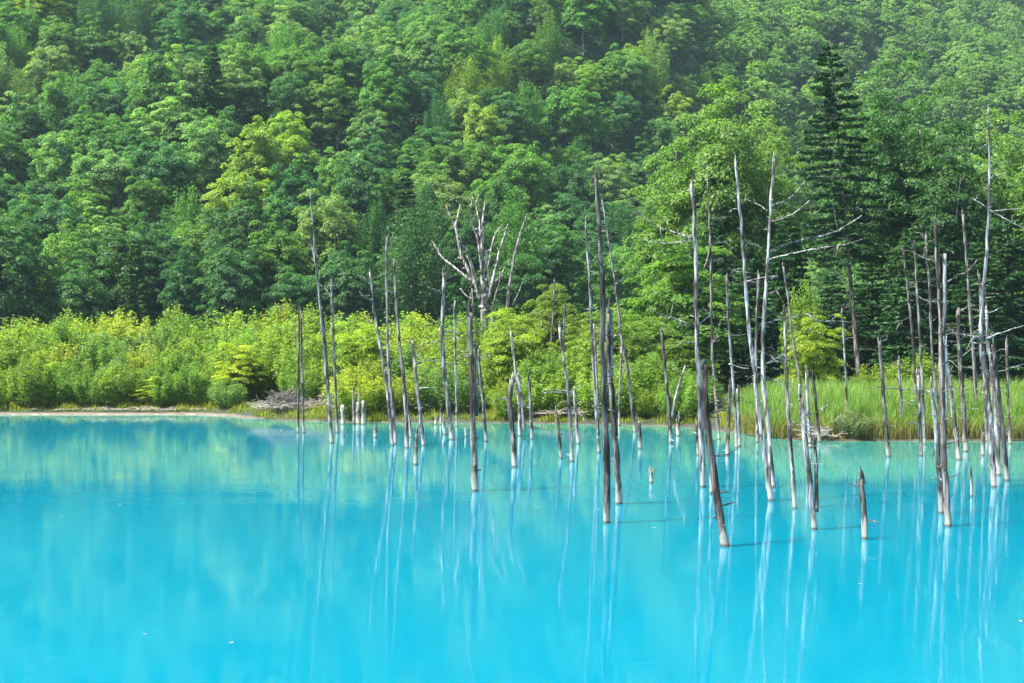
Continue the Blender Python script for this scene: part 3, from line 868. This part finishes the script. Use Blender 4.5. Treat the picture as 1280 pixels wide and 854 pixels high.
snag(D, 'short slim pole tucked behind the foot of the tall brownish pole', [(513.5, 547), (510.5, 515), (508, 492)], 3.6, 2.6, 'grey', stubs=2)
snag(D, 'medium grey pole with two pale curling side twigs near the water', [(529.8, 557), (526, 524), (519.5, 465), (515, 426)], 6.2, 4.0, 'grey',
     [([(520, 490), (526, 485.5), (536, 484.5), (543, 486)], 1.5), ([(524, 508), (534, 505.5), (541, 511)], 1.5), ([(522, 504), (512, 507)], 1.2)])
snag(D, 'stout straight grey pole with bare side branches at its middle', [(565.2, 549.5), (561.7, 520), (554.7, 460), (552.8, 418), (554.2, 375), (555.6, 341)], 7.2, 4.6, 'grey',
     [([(553, 366), (544, 362), (535, 360)], 1.4), ([(552.6, 427), (541, 427.5), (519, 432)], 1.4), ([(553, 452), (536, 450.5), (520, 453)], 1.4), ([(554, 415), (566, 414), (584, 418)], 1.4), ([(555, 455), (570, 455), (582, 456)], 1.3)])
snag(D, 'thin grey pole rising behind the stout straight one', [(571, 533), (569.7, 460), (568.3, 420), (568.3, 380)], 3.8, 2.8, 'grey', [([(568.3, 402), (577, 399), (585, 396)], 1.2), ([(568.4, 420), (576, 423), (583, 425)], 1.2)])
snag(D, 'thick two-tone pole, charred on one side, standing nearest the middle of the pond', [(594.3, 614), (592.5, 559), (589.5, 460), (588.2, 430), (588, 391)], 9.5, 7.5, 'mid',
     [([(589.5, 417), (598, 411), (604, 406), (607, 399)], 1.8, .2), ([(591, 392), (590, 360)], 2.6, .1), ([(593, 450), (602, 445), (609, 442)], 1.2)], [([(596, 520), (595.5, 470), (594.5, 428)], 4.5, 3.0, 'grey')])
snag(D, 'slim pole just right of the thick two-tone pole', [(607.5, 552), (603.5, 500), (599.7, 462), (597.5, 437)], 5.2, 3.6, 'grey', [([(600, 450), (607, 446), (614, 444)], 1.1)])
snag(D, 'blunt dark pole with pale crust, knee high beside the bent slim pole', [(643.5, 584), (639.8, 534.5), (637.2, 501), (639.5, 475)], 8.4, 6.0, 'mid', [([(637, 497), (624, 499), (611, 503)], 1.5), ([(638, 504), (650, 508), (661, 515)], 1.2)])
snag(D, 'bent slim pole with a sharp tip rising behind the blunt dark one', [(650.3, 545), (648.6, 496), (643.5, 455), (638.3, 414)], 5.4, 2.4, 'grey', (), [([(656, 540), (651.5, 497), (647, 466)], 4.4, 3.0)])
snag(D, 'straight short grey pole standing apart right of the bent slim pole', [(665, 549), (663, 505), (661.5, 472)], 5.2, 4.2, 'grey', [([(663.5, 534), (680, 536), (694, 540)], 1.3)])
snag(D, 'short brown stub leaning left before the split pole', [(701.6, 573), (698.5, 542), (696, 516)], 5.4, 4.0, 'brown', stubs=2)
snag(D, 'split pole with a bent top and long bare side twigs', [(715, 577), (711.8, 509), (705, 452), (699.3, 409)], 6.6, 3.6, 'grey',
     [([(709, 489), (697, 488), (680, 487)], 1.8), ([(709, 491), (694, 490.5), (679, 491)], 1.2), ([(711, 488), (722, 485), (735, 482)], 1.3)], [([(705.5, 440), (704.5, 425), (706.5, 380)], 3.0, 2.4)])
snag(D, 'short grey pole close against the right of the split pole', [(722.8, 555), (720, 520), (718, 491)], 5.0, 4.2, 'grey', [([(721, 517), (729, 521), (731, 534)], 1.1)])
snag(D, 'slim tall grey pole left of the charred pole', [(749, 566), (745, 500), (740.6, 435), (737.7, 371.5), (733.6, 299), (731.7, 277)], 5.6, 2.4, 'grey',
     [([(737, 331), (742, 325), (746.5, 318)], 1.2), ([(737.4, 339), (744, 341), (749, 342)], 1.2)], [([(747.5, 545), (746, 480), (742.5, 405)], 4.2, 3.0)])
snag(D, 'tall charred black pole, tallest in the middle of the pond', [(759, 654), (757.6, 570), (754.8, 486), (753, 430), (752.2, 345), (748.5, 285), (744.5, 219)], 9.6, 4.6, 'dark', [([(752.5, 300), (754.5, 292)], 1.5)], stubs=12)
snag(D, 'crooked two-stemmed pole with a charred elbow beside the tall charred pole', [(773.8, 630), (770, 565), (766, 514), (762.2, 458), (760.6, 430), (761.5, 387)], 9.2, 6.2, 'mid', (), [([(765.5, 470), (764, 430), (764, 387)], 4.0, 3.4, 'grey')])
snag(D, 'tall thin left-leaning pole with short twigs right of the charred pole', [(794, 540), (788.5, 494.6), (781.5, 444), (776.5, 420), (772.7, 382), (767.3, 342), (758, 283), (752.8, 250)], 5.2, 1.8, 'mid',
     [([(764, 322), (772, 321), (780, 318)], 1.1), ([(766, 340), (774, 338), (780, 334)], 1.1), ([(767.5, 356), (775, 352), (781, 346)], 1.1), ([(773, 385), (779, 378), (780, 366)], 1.1), ([(761, 296), (767, 284)], 1.0), ([(776, 419), (769, 420), (764, 425)], 1.6)])
snag(D, 'thin grey pole at the bank behind the crooked two-stemmed pole', [(774, 532), (774.5, 500), (777, 433)], 4.2, 3.0, 'grey', stubs=3)
snag('dead_stump', 'knee-high grey stump standing free right of the crooked two-stemmed pole', [(800.3, 561), (799.5, 543), (798, 526)], 5.6, 5.0, 'grey', cat='stump', group='stumps in the pond', stubs=1)
snag('dead_stump', 'tiny brown stump with a white twig on top in open water', [(814, 604), (814, 597), (814, 589)], 5.2, 4.2, 'brown', [([(815, 590), (818, 586), (819.5, 582)], 1.4, 0), ([(817, 586.5), (820.5, 587)], 1.1, 0)], cat='stump', group='stumps in the pond', stubs=0)
snag(D, 'dark slim pole with a low grey fork before the tiered maple', [(838.6, 554), (836, 508.6), (831, 455), (827, 413)], 5.4, 3.4, 'mid', (), [([(840, 524), (844, 499), (850, 478), (857, 457)], 4.0, 2.2, 'grey')])
snag('dead_stump', 'short grey stump at the bank beside the forked slim pole', [(848, 545), (847.5, 524)], 5.4, 5.0, 'grey', cat='stump', group='stumps in the pond', stubs=0)
snag(D, 'tall stout grey pole holding a long bare branch out over the maple', [(879.2, 609), (875.7, 518), (872, 440), (870.7, 365.6), (869, 292.5), (865, 230)], 8.2, 4.4, 'grey',
     [([(863.5, 298), (846, 291), (824, 284), (808, 274), (796, 262)], 2.2, .5), ([(863, 300), (838, 304), (815, 303), (793, 296)], 1.4), ([(867, 409), (852, 402), (838.5, 396), (822, 392), (811, 382)], 2.0), ([(873, 407), (883, 398), (892, 391)], 2.0), ([(826, 284), (826.5, 300), (827.5, 320)], 1.6, .5)])
snag(D, 'slender tall pole with hooked twigs right of the stout grey pole', [(898.7, 549), (893.8, 485.6), (890, 430), (888, 307), (884.9, 245), (884.7, 208)], 5.2, 2.0, 'mid',
     [([(887.5, 308), (884, 325), (879, 337)], 1.7), ([(889, 306), (900, 303), (912, 301)], 1.2), ([(889, 326), (898, 325), (906, 321)], 1.2), ([(889.5, 350), (897, 346)], 1.1), ([(890, 430), (896, 420), (900, 402)], 1.3)])
snag(D, 'thick dark trunk leaning left, the one rooted nearest the viewer', [(907, 683), (898.7, 633), (887, 551), (882, 495), (881.5, 456)], 11.0, 7.0, 'dark', [([(884, 504), (900, 501), (922, 500), (945, 507)], 1.6), ([(896, 630), (900, 624)], 1.2)], stubs=10)
snag(D, 'short dark pole half hidden behind the foot of the stout grey pole', [(873, 569), (872, 545), (871, 525)], 5.0, 4.0, 'brown', stubs=1)
snag(D, 'pale-footed pole almost hidden behind the thick leaning trunk', [(889.3, 617), (888.3, 570), (887, 528)], 5.0, 4.0, 'grey', stubs=1)
snag(D, 'short blunt pole left of the slim straight pole before the reeds', [(909, 569.5), (911.5, 515), (912.5, 481)], 5.2, 4.4, 'mid')
snag(D, 'slim straight pole with a square-cut top before the dark spruce', [(921, 560), (918, 502), (913.4, 437), (910, 395), (908.8, 348)], 5.4, 3.2, 'grey', [([(911, 455), (924, 459), (937, 461)], 1.4), ([(910, 405), (902, 404)], 1.1)])
snag(D, 'low grey stub touching the right of the slim straight pole', [(924.5, 558), (923.5, 520), (922.6, 486)], 4.4, 3.6, 'grey', stubs=1)
snag(D, 'smooth tall silver pole, left partner of the paired tall poles', [(964, 626), (954, 552.7), (945.6, 487), (936.5, 415), (932, 355.6), (926.3, 276.6), (919, 198)], 8.4, 3.6, 'blue')
snag(D, 'tall silver pole with many long side branches, right partner of the pair', [(967, 609), (960.7, 536), (955.6, 485), (953.6, 440), (955.6, 385), (960, 326), (963, 268), (967.3, 198)], 7.4, 3.2, 'pale',
     [([(965, 257), (978, 252), (992, 244), (1005.5, 228)], 1.9, .3), ([(964, 277), (980, 273), (996, 264), (1013, 250)], 1.9, -.3), ([(962, 314), (985, 305), (1011, 298), (1046, 289), (1078, 269)], 2.4, .35), ([(961, 325), (985, 318), (1015, 312), (1040, 308), (1061, 305)], 1.9, -.4),
      ([(960, 264), (948, 256), (931, 248)], 1.4), ([(958, 314), (946, 307), (932, 300)], 1.3), ([(957, 368), (966, 365), (974, 360)], 1.3), ([(959, 348), (967, 347), (974, 346)], 1.2), ([(955, 406), (970, 400), (985, 398), (1015, 391)], 2.2, .3), ([(1009, 393), (1025, 401), (1045, 401), (1064, 404)], 1.6, .3),
      ([(956, 455), (968, 450), (979, 442)], 1.8), ([(957, 475), (968, 475), (978, 481), (984, 489)], 1.8), ([(958, 520), (965, 516), (971, 511)], 1.4), ([(953, 398), (945, 396)], 1.2)])
snag(D, 'thin grey pole seen between the paired tall poles', [(947.2, 553), (945.5, 500), (945, 430), (948.2, 343)], 4.8, 3.0, 'mid')
snag(D, 'medium grey pole with a curved twig cage, between paired poles and forked stake', [(994, 636), (987.9, 552.7), (983.8, 485), (981.2, 415), (980.5, 389)], 6.8, 3.6, 'grey',
     [([(982, 447), (972, 443), (966, 436), (964, 429)], 1.7), ([(983, 441), (991, 433), (997, 425)], 1.6), ([(985, 494), (990, 488), (991, 472)], 1.7), ([(982, 455), (970, 451), (958, 455)], 1.6)])
snag(D, 'slender left-leaning pole rising out of the reeds behind the lime bush', [(1006, 520), (1001, 481), (994.7, 444), (990.5, 420), (985, 370), (979, 333)], 4.4, 2.6, 'mid', land=64.5)
snag(D, 'forked weathered stake with a bluish split top near the viewer', [(1018.8, 662), (1011.8, 590), (1006.5, 546), (1001.5, 497)], 8.6, 6.6, 'blue', [([(1013, 560), (1027, 557), (1042, 553)], 1.1), ([(1012, 580), (1030, 580), (1046, 583)], .9)], [([(1021, 640), (1020.5, 600), (1018.4, 548)], 5.6, 4.0, 'mid')])
snag(D, 'grey pole with a splintered top just behind the forked stake', [(1013.5, 560), (1010, 520), (1008.2, 463)], 5.4, 4.4, 'grey')
snag(D, 'dark pole leaning left at the brushwood beside the reeds', [(1025, 553), (1021.5, 520), (1016.8, 471)], 5.0, 4.0, 'dark')
snag(D, 'straight grey pole rooted in the reeds below the tall conifer', [(1060, 547), (1059, 512), (1055, 430), (1053, 393)], 4.2, 3.2, 'grey', land=60.2)
snag('dead_stump', 'chest-high charred stake with a crusted white foot standing alone in blue water', [(1081, 674), (1079, 630), (1076.5, 599)], 8.6, 7.4, 'dark', [([(1078, 622), (1071, 621)], 1.6)], cat='stump', group='stumps in the pond')
snag(D, 'lone leaning grey pole standing before the reeds right of the grey green bush', [(1111, 571), (1105, 500), (1099.3, 422)], 6.2, 4.4, 'mid', [([(1099.5, 428), (1108, 424), (1111, 412)], 1.2), ([(1103, 484), (1086, 485)], 1.2), ([(1104, 485), (1125, 486), (1150, 489), (1172, 496)], 1.5)])
snag(D, 'plain grey pole at the edge of the reeds, left of the crowded cluster', [(1128.2, 549), (1126, 500), (1123.5, 450)], 5.0, 4.0, 'mid')
snag(D, 'pole with a hooked top twig at the left of the crowded cluster', [(1156, 556), (1155, 525), (1152, 459), (1147, 369), (1143, 303)], 5.0, 3.2, 'mid', [([(1143, 303), (1137, 300), (1131, 296)], 1.6), ([(1147, 372), (1137, 366)], 1.2), ([(1148, 370), (1158, 376), (1172, 378)], 1.5), ([(1150, 395), (1158, 408)], 1.2)])
snag(D, 'short stout pole in front of the hook-topped pole', [(1151.5, 570), (1149.5, 515), (1148, 469)], 5.6, 4.6, 'grey', [([(1150, 501), (1138, 501), (1125, 500)], 1.1), ([(1150, 530), (1140, 530), (1130, 529)], 1.1), ([(1151, 530), (1162, 533), (1174, 539)], 1.3)])
snag(D, 'thin left-leaning pole with an arched twig, outermost of the crowded cluster', [(1146, 538), (1143, 459), (1140.6, 420), (1135.5, 369), (1129, 313)], 4.2, 2.8, 'mid', [([(1139, 396), (1130, 400), (1123, 407), (1120, 415)], 1.4), ([(1137, 353), (1147, 352), (1162, 352)], 1.2)], land=62.5)
snag(D, 'thin pole with a crossbar twig near its top behind the double-stemmed pole', [(1184.6, 560), (1176, 515), (1167, 459), (1162.5, 369), (1157.3, 293)], 5.0, 2.8, 'mid', [([(1158, 297), (1150, 292), (1142, 290)], 1.4), ([(1160, 320), (1168, 325)], 1.2), ([(1165, 402), (1172, 396)], 1.2)])
snag(D, 'thick double-stemmed pole with dark streaks, broadest of the crowded cluster', [(1185.7, 658), (1182.5, 615), (1179.5, 548), (1177, 467), (1176, 400), (1172, 330), (1169, 278)], 9.6, 4.0, 'mid',
     [([(1173, 329), (1155, 322), (1138, 314), (1124, 309)], 2.0, .3), ([(1174, 350), (1168, 346), (1164.5, 341)], 1.8), ([(1184, 353), (1195, 345), (1209, 340), (1222, 325)], 2.0, -.4), ([(1183, 330), (1187, 328)], 1.6)],
     [([(1179.5, 420), (1181, 370), (1180.8, 317)], 6.0, 4.6, 'grey'), ([(1180, 560), (1182.5, 500), (1182, 418)], 4.6, 3.4, 'blue'), ([(1176.5, 420), (1174.5, 370), (1173.2, 309)], 4.0, 2.6, 'grey')], stubs=12)
snag(D, 'bluish blunt pole leaning against the double-stemmed pole', [(1177, 642), (1172.5, 575), (1168.5, 521), (1165.3, 485)], 7.6, 5.6, 'blue')
snag(D, 'grey pole leaning left from between the cluster and the tallest pole', [(1198.8, 575), (1191, 510), (1184.8, 461.6), (1182, 432), (1180, 410)], 6.6, 4.0, 'grey', [([(1187, 470), (1190, 460), (1193, 456)], 1.4), ([(1189, 510), (1205, 511), (1230, 511)], 1.3)])
snag(D, 'grey pole with a fan of crooked twigs left of the tallest pole', [(1207.5, 564.5), (1205, 521), (1201, 467), (1199, 430), (1197.3, 388)], 6.4, 4.2, 'mid',
     [([(1199, 390), (1210, 384), (1226, 380)], 1.6), ([(1199, 405), (1190, 405), (1183, 405)], 1.2), ([(1199, 418), (1210, 418), (1224, 422)], 2.0), ([(1199, 420), (1188, 416), (1183, 414)], 1.4), ([(1203, 446), (1212, 438), (1222, 435)], 1.6), ([(1203, 475), (1214, 473), (1226, 468)], 1.3), ([(1200, 400), (1208, 394)], 1.3)])
snag(D, 'tall thin grey pole rooted in the reeds before the dark spruces', [(1222, 545), (1218, 459), (1212.8, 394.6), (1209, 330), (1203.7, 268)], 5.0, 3.0, 'mid', [([(1208.5, 306), (1215, 301)], 1.3), ([(1211, 350), (1220, 349)], 1.2)], land=61.5)
snag(D, 'slim pole half hidden behind the tallest pole', [(1234, 552), (1229, 459), (1225.6, 369), (1223.3, 343)], 4.4, 3.0, 'grey')
snag(D, 'tallest bare silver pole, crossed by a long slanting bough', [(1242.6, 609), (1236, 507), (1227.8, 440), (1225.8, 420), (1228, 381.7), (1233, 317), (1236.8, 243.6), (1236.4, 188), (1235.7, 134)], 8.6, 1.6, 'blue',
     [([(1236.5, 262), (1250, 270), (1265, 278), (1290, 291)], 2.2, -.3), ([(1235.5, 261), (1226, 254), (1213, 247)], 1.8, .3), ([(1233, 392), (1243, 389), (1253, 384)], 1.8), ([(1232, 424), (1246, 418), (1262, 413), (1280, 407)], 1.8), ([(1233, 424), (1243, 420), (1250, 411)], 2.2), ([(1225, 422), (1212, 420), (1190, 416)], 2.2), ([(1232, 357), (1240, 356)], 1.1), ([(1232, 372), (1244, 371)], 1.2)], stubs=14)
snag(D, 'pole pressed against the right of the tallest pole with a split shaft', [(1248, 594), (1245, 534), (1238.6, 453.5), (1234.5, 430), (1233.4, 388)], 6.8, 4.2, 'grey', [([(1248, 465), (1258, 462), (1280, 455)], 1.3), ([(1249, 543), (1258, 538), (1271, 532)], 1.3)])
snag(D, 'dark-footed leaning pole nearest the right edge beside the tallest pole', [(1259, 601), (1252.5, 534), (1246, 470), (1241.5, 431)], 7.4, 4.6, 'mid', [([(1250, 486), (1262, 482)], 1.2)])
snag(D, 'straight thin pole at the reeds, last one before the right picture edge', [(1262.8, 555), (1260, 494), (1258.3, 428)], 4.8, 3.6, 'mid')
snag('dead_stump', 'knee-high grey stump between the twig-fan pole and the tallest pole', [(1228.7, 569.5), (1228.7, 555), (1228.5, 540)], 5.6, 4.6, 'mid', cat='stump', group='stumps in the pond', stubs=1)
snag('dead_stump', 'small dark stake in blue water before the tallest pole', [(1215, 621), (1214.3, 606), (1213.7, 591)], 4.4, 3.4, 'dark', cat='stump', group='stumps in the pond', stubs=1)
snag('dead_stump', 'dark ragged stub with a pale foot before the leaning row', [(520, 581), (520, 562), (521, 542)], 8.6, 3.5, 'brown', cat='stump', group='stumps in the pond', stubs=1)
snag('dead_stump', 'pale square stump standing apart left of the group of cut stumps', [(429, 530.5), (429, 518), (429, 506)], 6.4, 6.0, 'pale', cat='stump', group='stumps in the pond', stubs=0, jag=False)
snag('dead_stump', 'slim pointed stump, left one of the group of cut stumps', [(443, 530), (442, 508), (441, 488)], 4.6, 2.6, 'grey', cat='stump', group='stumps in the pond', stubs=0)
snag('dead_stump', 'pinkish broad stump in the middle of the group of cut stumps', [(447.7, 530.3), (447.5, 515), (447.7, 503)], 6.6, 5.6, 'pale', cat='stump', group='stumps in the pond', stubs=0)
snag('dead_stump', 'grey square stump, right one of the group of cut stumps', [(454.6, 530.5), (454.8, 515), (454.8, 501)], 6.2, 5.6, 'grey', cat='stump', group='stumps in the pond', stubs=0, jag=False)
snag('dead_stump', 'tiny brown stub just above the water left of the leaning row', [(469.3, 547), (469.3, 542), (469, 538)], 5.0, 4.2, 'brown', cat='stump', group='stumps in the pond', stubs=0)
snag('dead_stump', 'low pale stub at the foot of the stout straight pole', [(556, 543), (554.5, 535), (553.8, 528.5)], 6.0, 4.0, 'pale', cat='stump', group='stumps in the pond', stubs=0)
snag('dead_stump', 'thin pointed stub at the bank left of the stout straight pole', [(551, 531), (551, 520), (551, 513)], 3.6, 2.6, 'grey', cat='stump', group='stumps in the pond', stubs=0)
snag('dead_stump', 'smallest stub at the bank left of the thin pointed one', [(544.7, 531), (544.5, 526), (544.5, 521)], 3.4, 3.0, 'grey', cat='stump', group='stumps in the pond', stubs=0)
snag('dead_stump', 'low slanting pale stub between the thin rear pole and the thick two-tone pole', [(582.8, 546), (582, 540), (581.4, 534)], 4.6, 2.6, 'pale', cat='stump', group='stumps in the pond', stubs=0)

# the many-limbed dead tree and the leaning dead trunk on the flat behind the shrubs
def zc(x, y): return (540 + x / 5.177, 235 + y / 5.177)
LIMBS = [([(322, 740), (290, 640), (262, 590), (215, 490), (185, 420), (150, 250), (115, 180), (92, 112)], 4.6), ([(152, 250), (168, 180), (184, 104)], 2.6),
         ([(312, 730), (275, 580), (232, 425), (195, 370), (165, 312)], 4.8), ([(335, 720), (325, 520), (326, 300), (326, 230), (344, 95)], 5.2),
         ([(325, 560), (297, 330), (262, 240), (250, 150), (263, 62)], 3.4), ([(312, 320), (308, 220), (286, 125), (304, 44)], 2.8), ([(350, 720), (362, 540), (376, 440), (405, 310), (460, 234)], 3.4),
         ([(362, 730), (400, 580), (440, 405), (470, 310), (492, 236)], 4.0), ([(255, 605), (135, 505), (62, 445), (0, 345)], 2.8), ([(352, 670), (440, 570), (500, 465)], 2.0), ([(345, 520), (352, 420), (345, 400)], 3.0), ([(260, 720), (215, 690), (185, 650)], 1.6)]
snag('dead_tree', 'many-limbed silver dead tree with antler-like boughs standing above the shrubs', [(606, 492), zc(340, 860), zc(337, 760), zc(335, 690)], 11, 8.5, 'pale',
     [([zc(*q) for q in l], w, [0.12, .1, -.25, .05, -.15, .2, .25, -.2, .3, -.3, .1, .2][i]) for i, (l, w) in enumerate(LIMBS)], land=99, group='dead trees behind the shrubs', jag=False)
snag('dead_tree', 'slim curved dead sapling beside the many-limbed dead tree', [zc(380, 1100), zc(392, 840), zc(405, 720), zc(440, 600), zc(438, 545)], 3.2, 1.8, 'grey', land=97, group='dead trees behind the shrubs')
snag('dead_tree', 'leaning smooth dead trunk right of the many-limbed dead tree', [(636, 494), zc(490, 770), zc(515, 560), zc(545, 400), zc(585, 260), zc(612, 182)], 5.4, 2.2, 'grey', [([zc(515, 770), zc(555, 690), zc(585, 610)], 1.5)], land=103, group='dead trees behind the shrubs')
snag('dead_tree', 'thin dead sapling standing among the shrubs right of the leaning dead trunk', [(684, 520), (688, 440), (692, 385), (693, 350)], 3.2, 2.0, 'mid', land=80, group='dead trees behind the shrubs')

# ------------------------------------------------------------------ driftwood, brush heaps, floating leaves
def stick_heap(name, label, x0, x1, ybase, height, n, seed, Y, tone, flat=.35):
    rg = np.random.default_rng(seed); mb = MB()
    c = px((x0 + x1) / 2, ybase, Y); c[2] = max(float(ground_z(c[0], Y)), 0.0)
    wid = (x1 - x0) / F * Y
    for k in range(n):
        q = rg.normal(0, .22, 2)
        p = np.array([q[0] * wid, q[1] * 2.0, 0.05 + rg.random() * height * max(0, 1 - abs(q[0]) * 1.9)])
        a = rg.uniform(0, 6.28); L = rg.uniform(.4, 1.5)
        dv = np.array([math.cos(a), math.sin(a) * .6, rg.normal(0.05, flat)]) * L * .5
        r = rg.uniform(.008, .03)
        mb.tube(smooth_line([p - dv, p + rg.normal(0, .08, 3), p + dv], 5), r * np.linspace(1, .4, 5), 4, cap=False)
    o = obj(name, mb.mesh(name, M_DEAD), loc=c, color=TONE[tone])
    tag(o, label, 'brushwood')
stick_heap('brush_heap', 'heap of grey dead brushwood on the shore left of the twin thin poles', 322, 392, 524, 0.9, 420, 31, 76.6, 'mid')
stick_heap('brush_heap', 'small heap of pale sticks at the foot of the reeds by the grey green bush', 1004, 1046, 551, .4, 120, 32, 59.4, 'pale')
stick_heap('brush_heap', 'flat scatter of brown sticks along the bank behind the split pole', 660, 800, 529, .35, 240, 33, 72.5, 'brown', .12)
stick_heap('brush_heap', 'thin scatter of washed-up sticks along the sandy left beach', 20, 320, 518.3, .08, 120, 35, 81.3, 'dark', .05)
stick_heap('brush_heap', 'tangle of thin twigs behind the tall crooked pole', 388, 440, 515, 1.0, 170, 34, 76.5, 'mid')

def log(label, p0, p1, Y, r, tone, lift=0.0):
    a, b = px(*p0, Y), px(*p1, Y)
    mid = (a + b) / 2
    rg = np.random.default_rng(int(p0[0])); mb = MB()
    ln = smooth_line([a - mid, np.array([0, .2, lift]), b - mid], 14)
    mb.tube(ln, r * np.linspace(1.1, .6, 14) * (1 + .06 * rg.standard_normal(14)), 8, .05, rg)
    for k in range(4):
        i = rg.integers(2, 12); dv = np.array([rg.normal(0, .3), rg.normal(0, .3), .35]) * rg.uniform(.4, 1.2)
        mb.tube([ln[i], ln[i] + dv], [r * .5, r * .2], 5)
    # logs lie flat: their own axis along X so the weathering runs with the grain
    o = obj('driftwood_log', mb.mesh('driftwood_log', M_DEAD), loc=mid, color=TONE[tone])
    tag(o, label, 'driftwood', 'driftwood along the shore')
log('bleached driftwood log lying on the sand at the left edge of the shore', (2, 518), (30, 515), 81.2, .10, 'pale')
log('long bleached log lying at the water line below the brush heap', (330, 524), (384, 521), 76.2, .06, 'pale')
log('horizontal dead trunk propped above the bank behind the tall crooked pole', (374, 505), (470, 504), 79, .05, 'grey')
log('dark driftwood pieces on the sand left of the brush heap', (196, 516.5), (262, 516), 82, .07, 'mid')
log('short dark driftwood log on the sand in the middle of the left shore', (120, 517), (152, 515.5), 81.6, .08, 'brown')

leafm, nt, out = new_mat('fallen_leaf')
p = N(nt, 'ShaderNodeBsdfPrincipled'); oi = N(nt, 'ShaderNodeObjectInfo')
nt.links.new(oi.outputs['Color'], p.inputs['Base Color']); p.inputs['Roughness'].default_value = .5
nt.links.new(p.outputs[0], out.inputs['Surface'])
def curled_leaf(seed):
    rg = np.random.default_rng(seed); t = np.linspace(-1, 1, 7)
    wv = .45 * (1 - t ** 2) ** .8 + .01
    v = []
    for k in (-1, 0, 1): v += [(a, k * b, .12 * abs(k) * b + .10 * a * a + .02) for a, b in zip(t, wv)]
    f = [(r * 7 + i, r * 7 + i + 1, (r + 1) * 7 + i + 1, (r + 1) * 7 + i) for r in range(2) for i in range(6)]
    return mesh_np('floating_leaf', np.array(v) * .04, f, leafm, smooth=True)
LM = curled_leaf(1)
for i, (x, y, s, cc, lab) in enumerate([(181, 793, .9, (.30, .29, .22), 'pale fallen leaf floating in the lower left of the open water'), (289, 804, 1.2, (.30, .29, .22), 'larger pale leaf floating right of another in the open blue water'),
                                        (748, 637, 1.5, (.30, .29, .22), 'pale leaf floating beside the foot of the tall charred pole'), (817, 660, 1.3, (.30, .29, .22), 'pale leaf floating between the charred pole and the thick leaning trunk'),
                                        (77, 646, 1.0, (.30, .29, .22), 'small pale leaf floating on empty blue water below the left shore'), (150, 631, 1.0, (.30, .29, .22), 'faint leaf floating under the left shrub reflection'),
                                        (1075, 730, 1.0, (.30, .29, .22), 'pale leaf floating below the lone charred stake'), (1276, 777, 1.4, (.30, .29, .22), 'pale leaf floating at the right picture edge'), (672, 635, 1.2, (.30, .29, .22), 'pale leaf floating below the blunt dark pole')]):
    Yl = water_Y(y)
    o = obj('floating_leaf', LM, loc=px(x, y, Yl) + [0, 0, .004], color=cc)
    o.rotation_euler = (0, 0, i * 1.1); o.scale = (s, s, s)
    tag(o, lab, 'leaf', 'leaves floating on the pond')
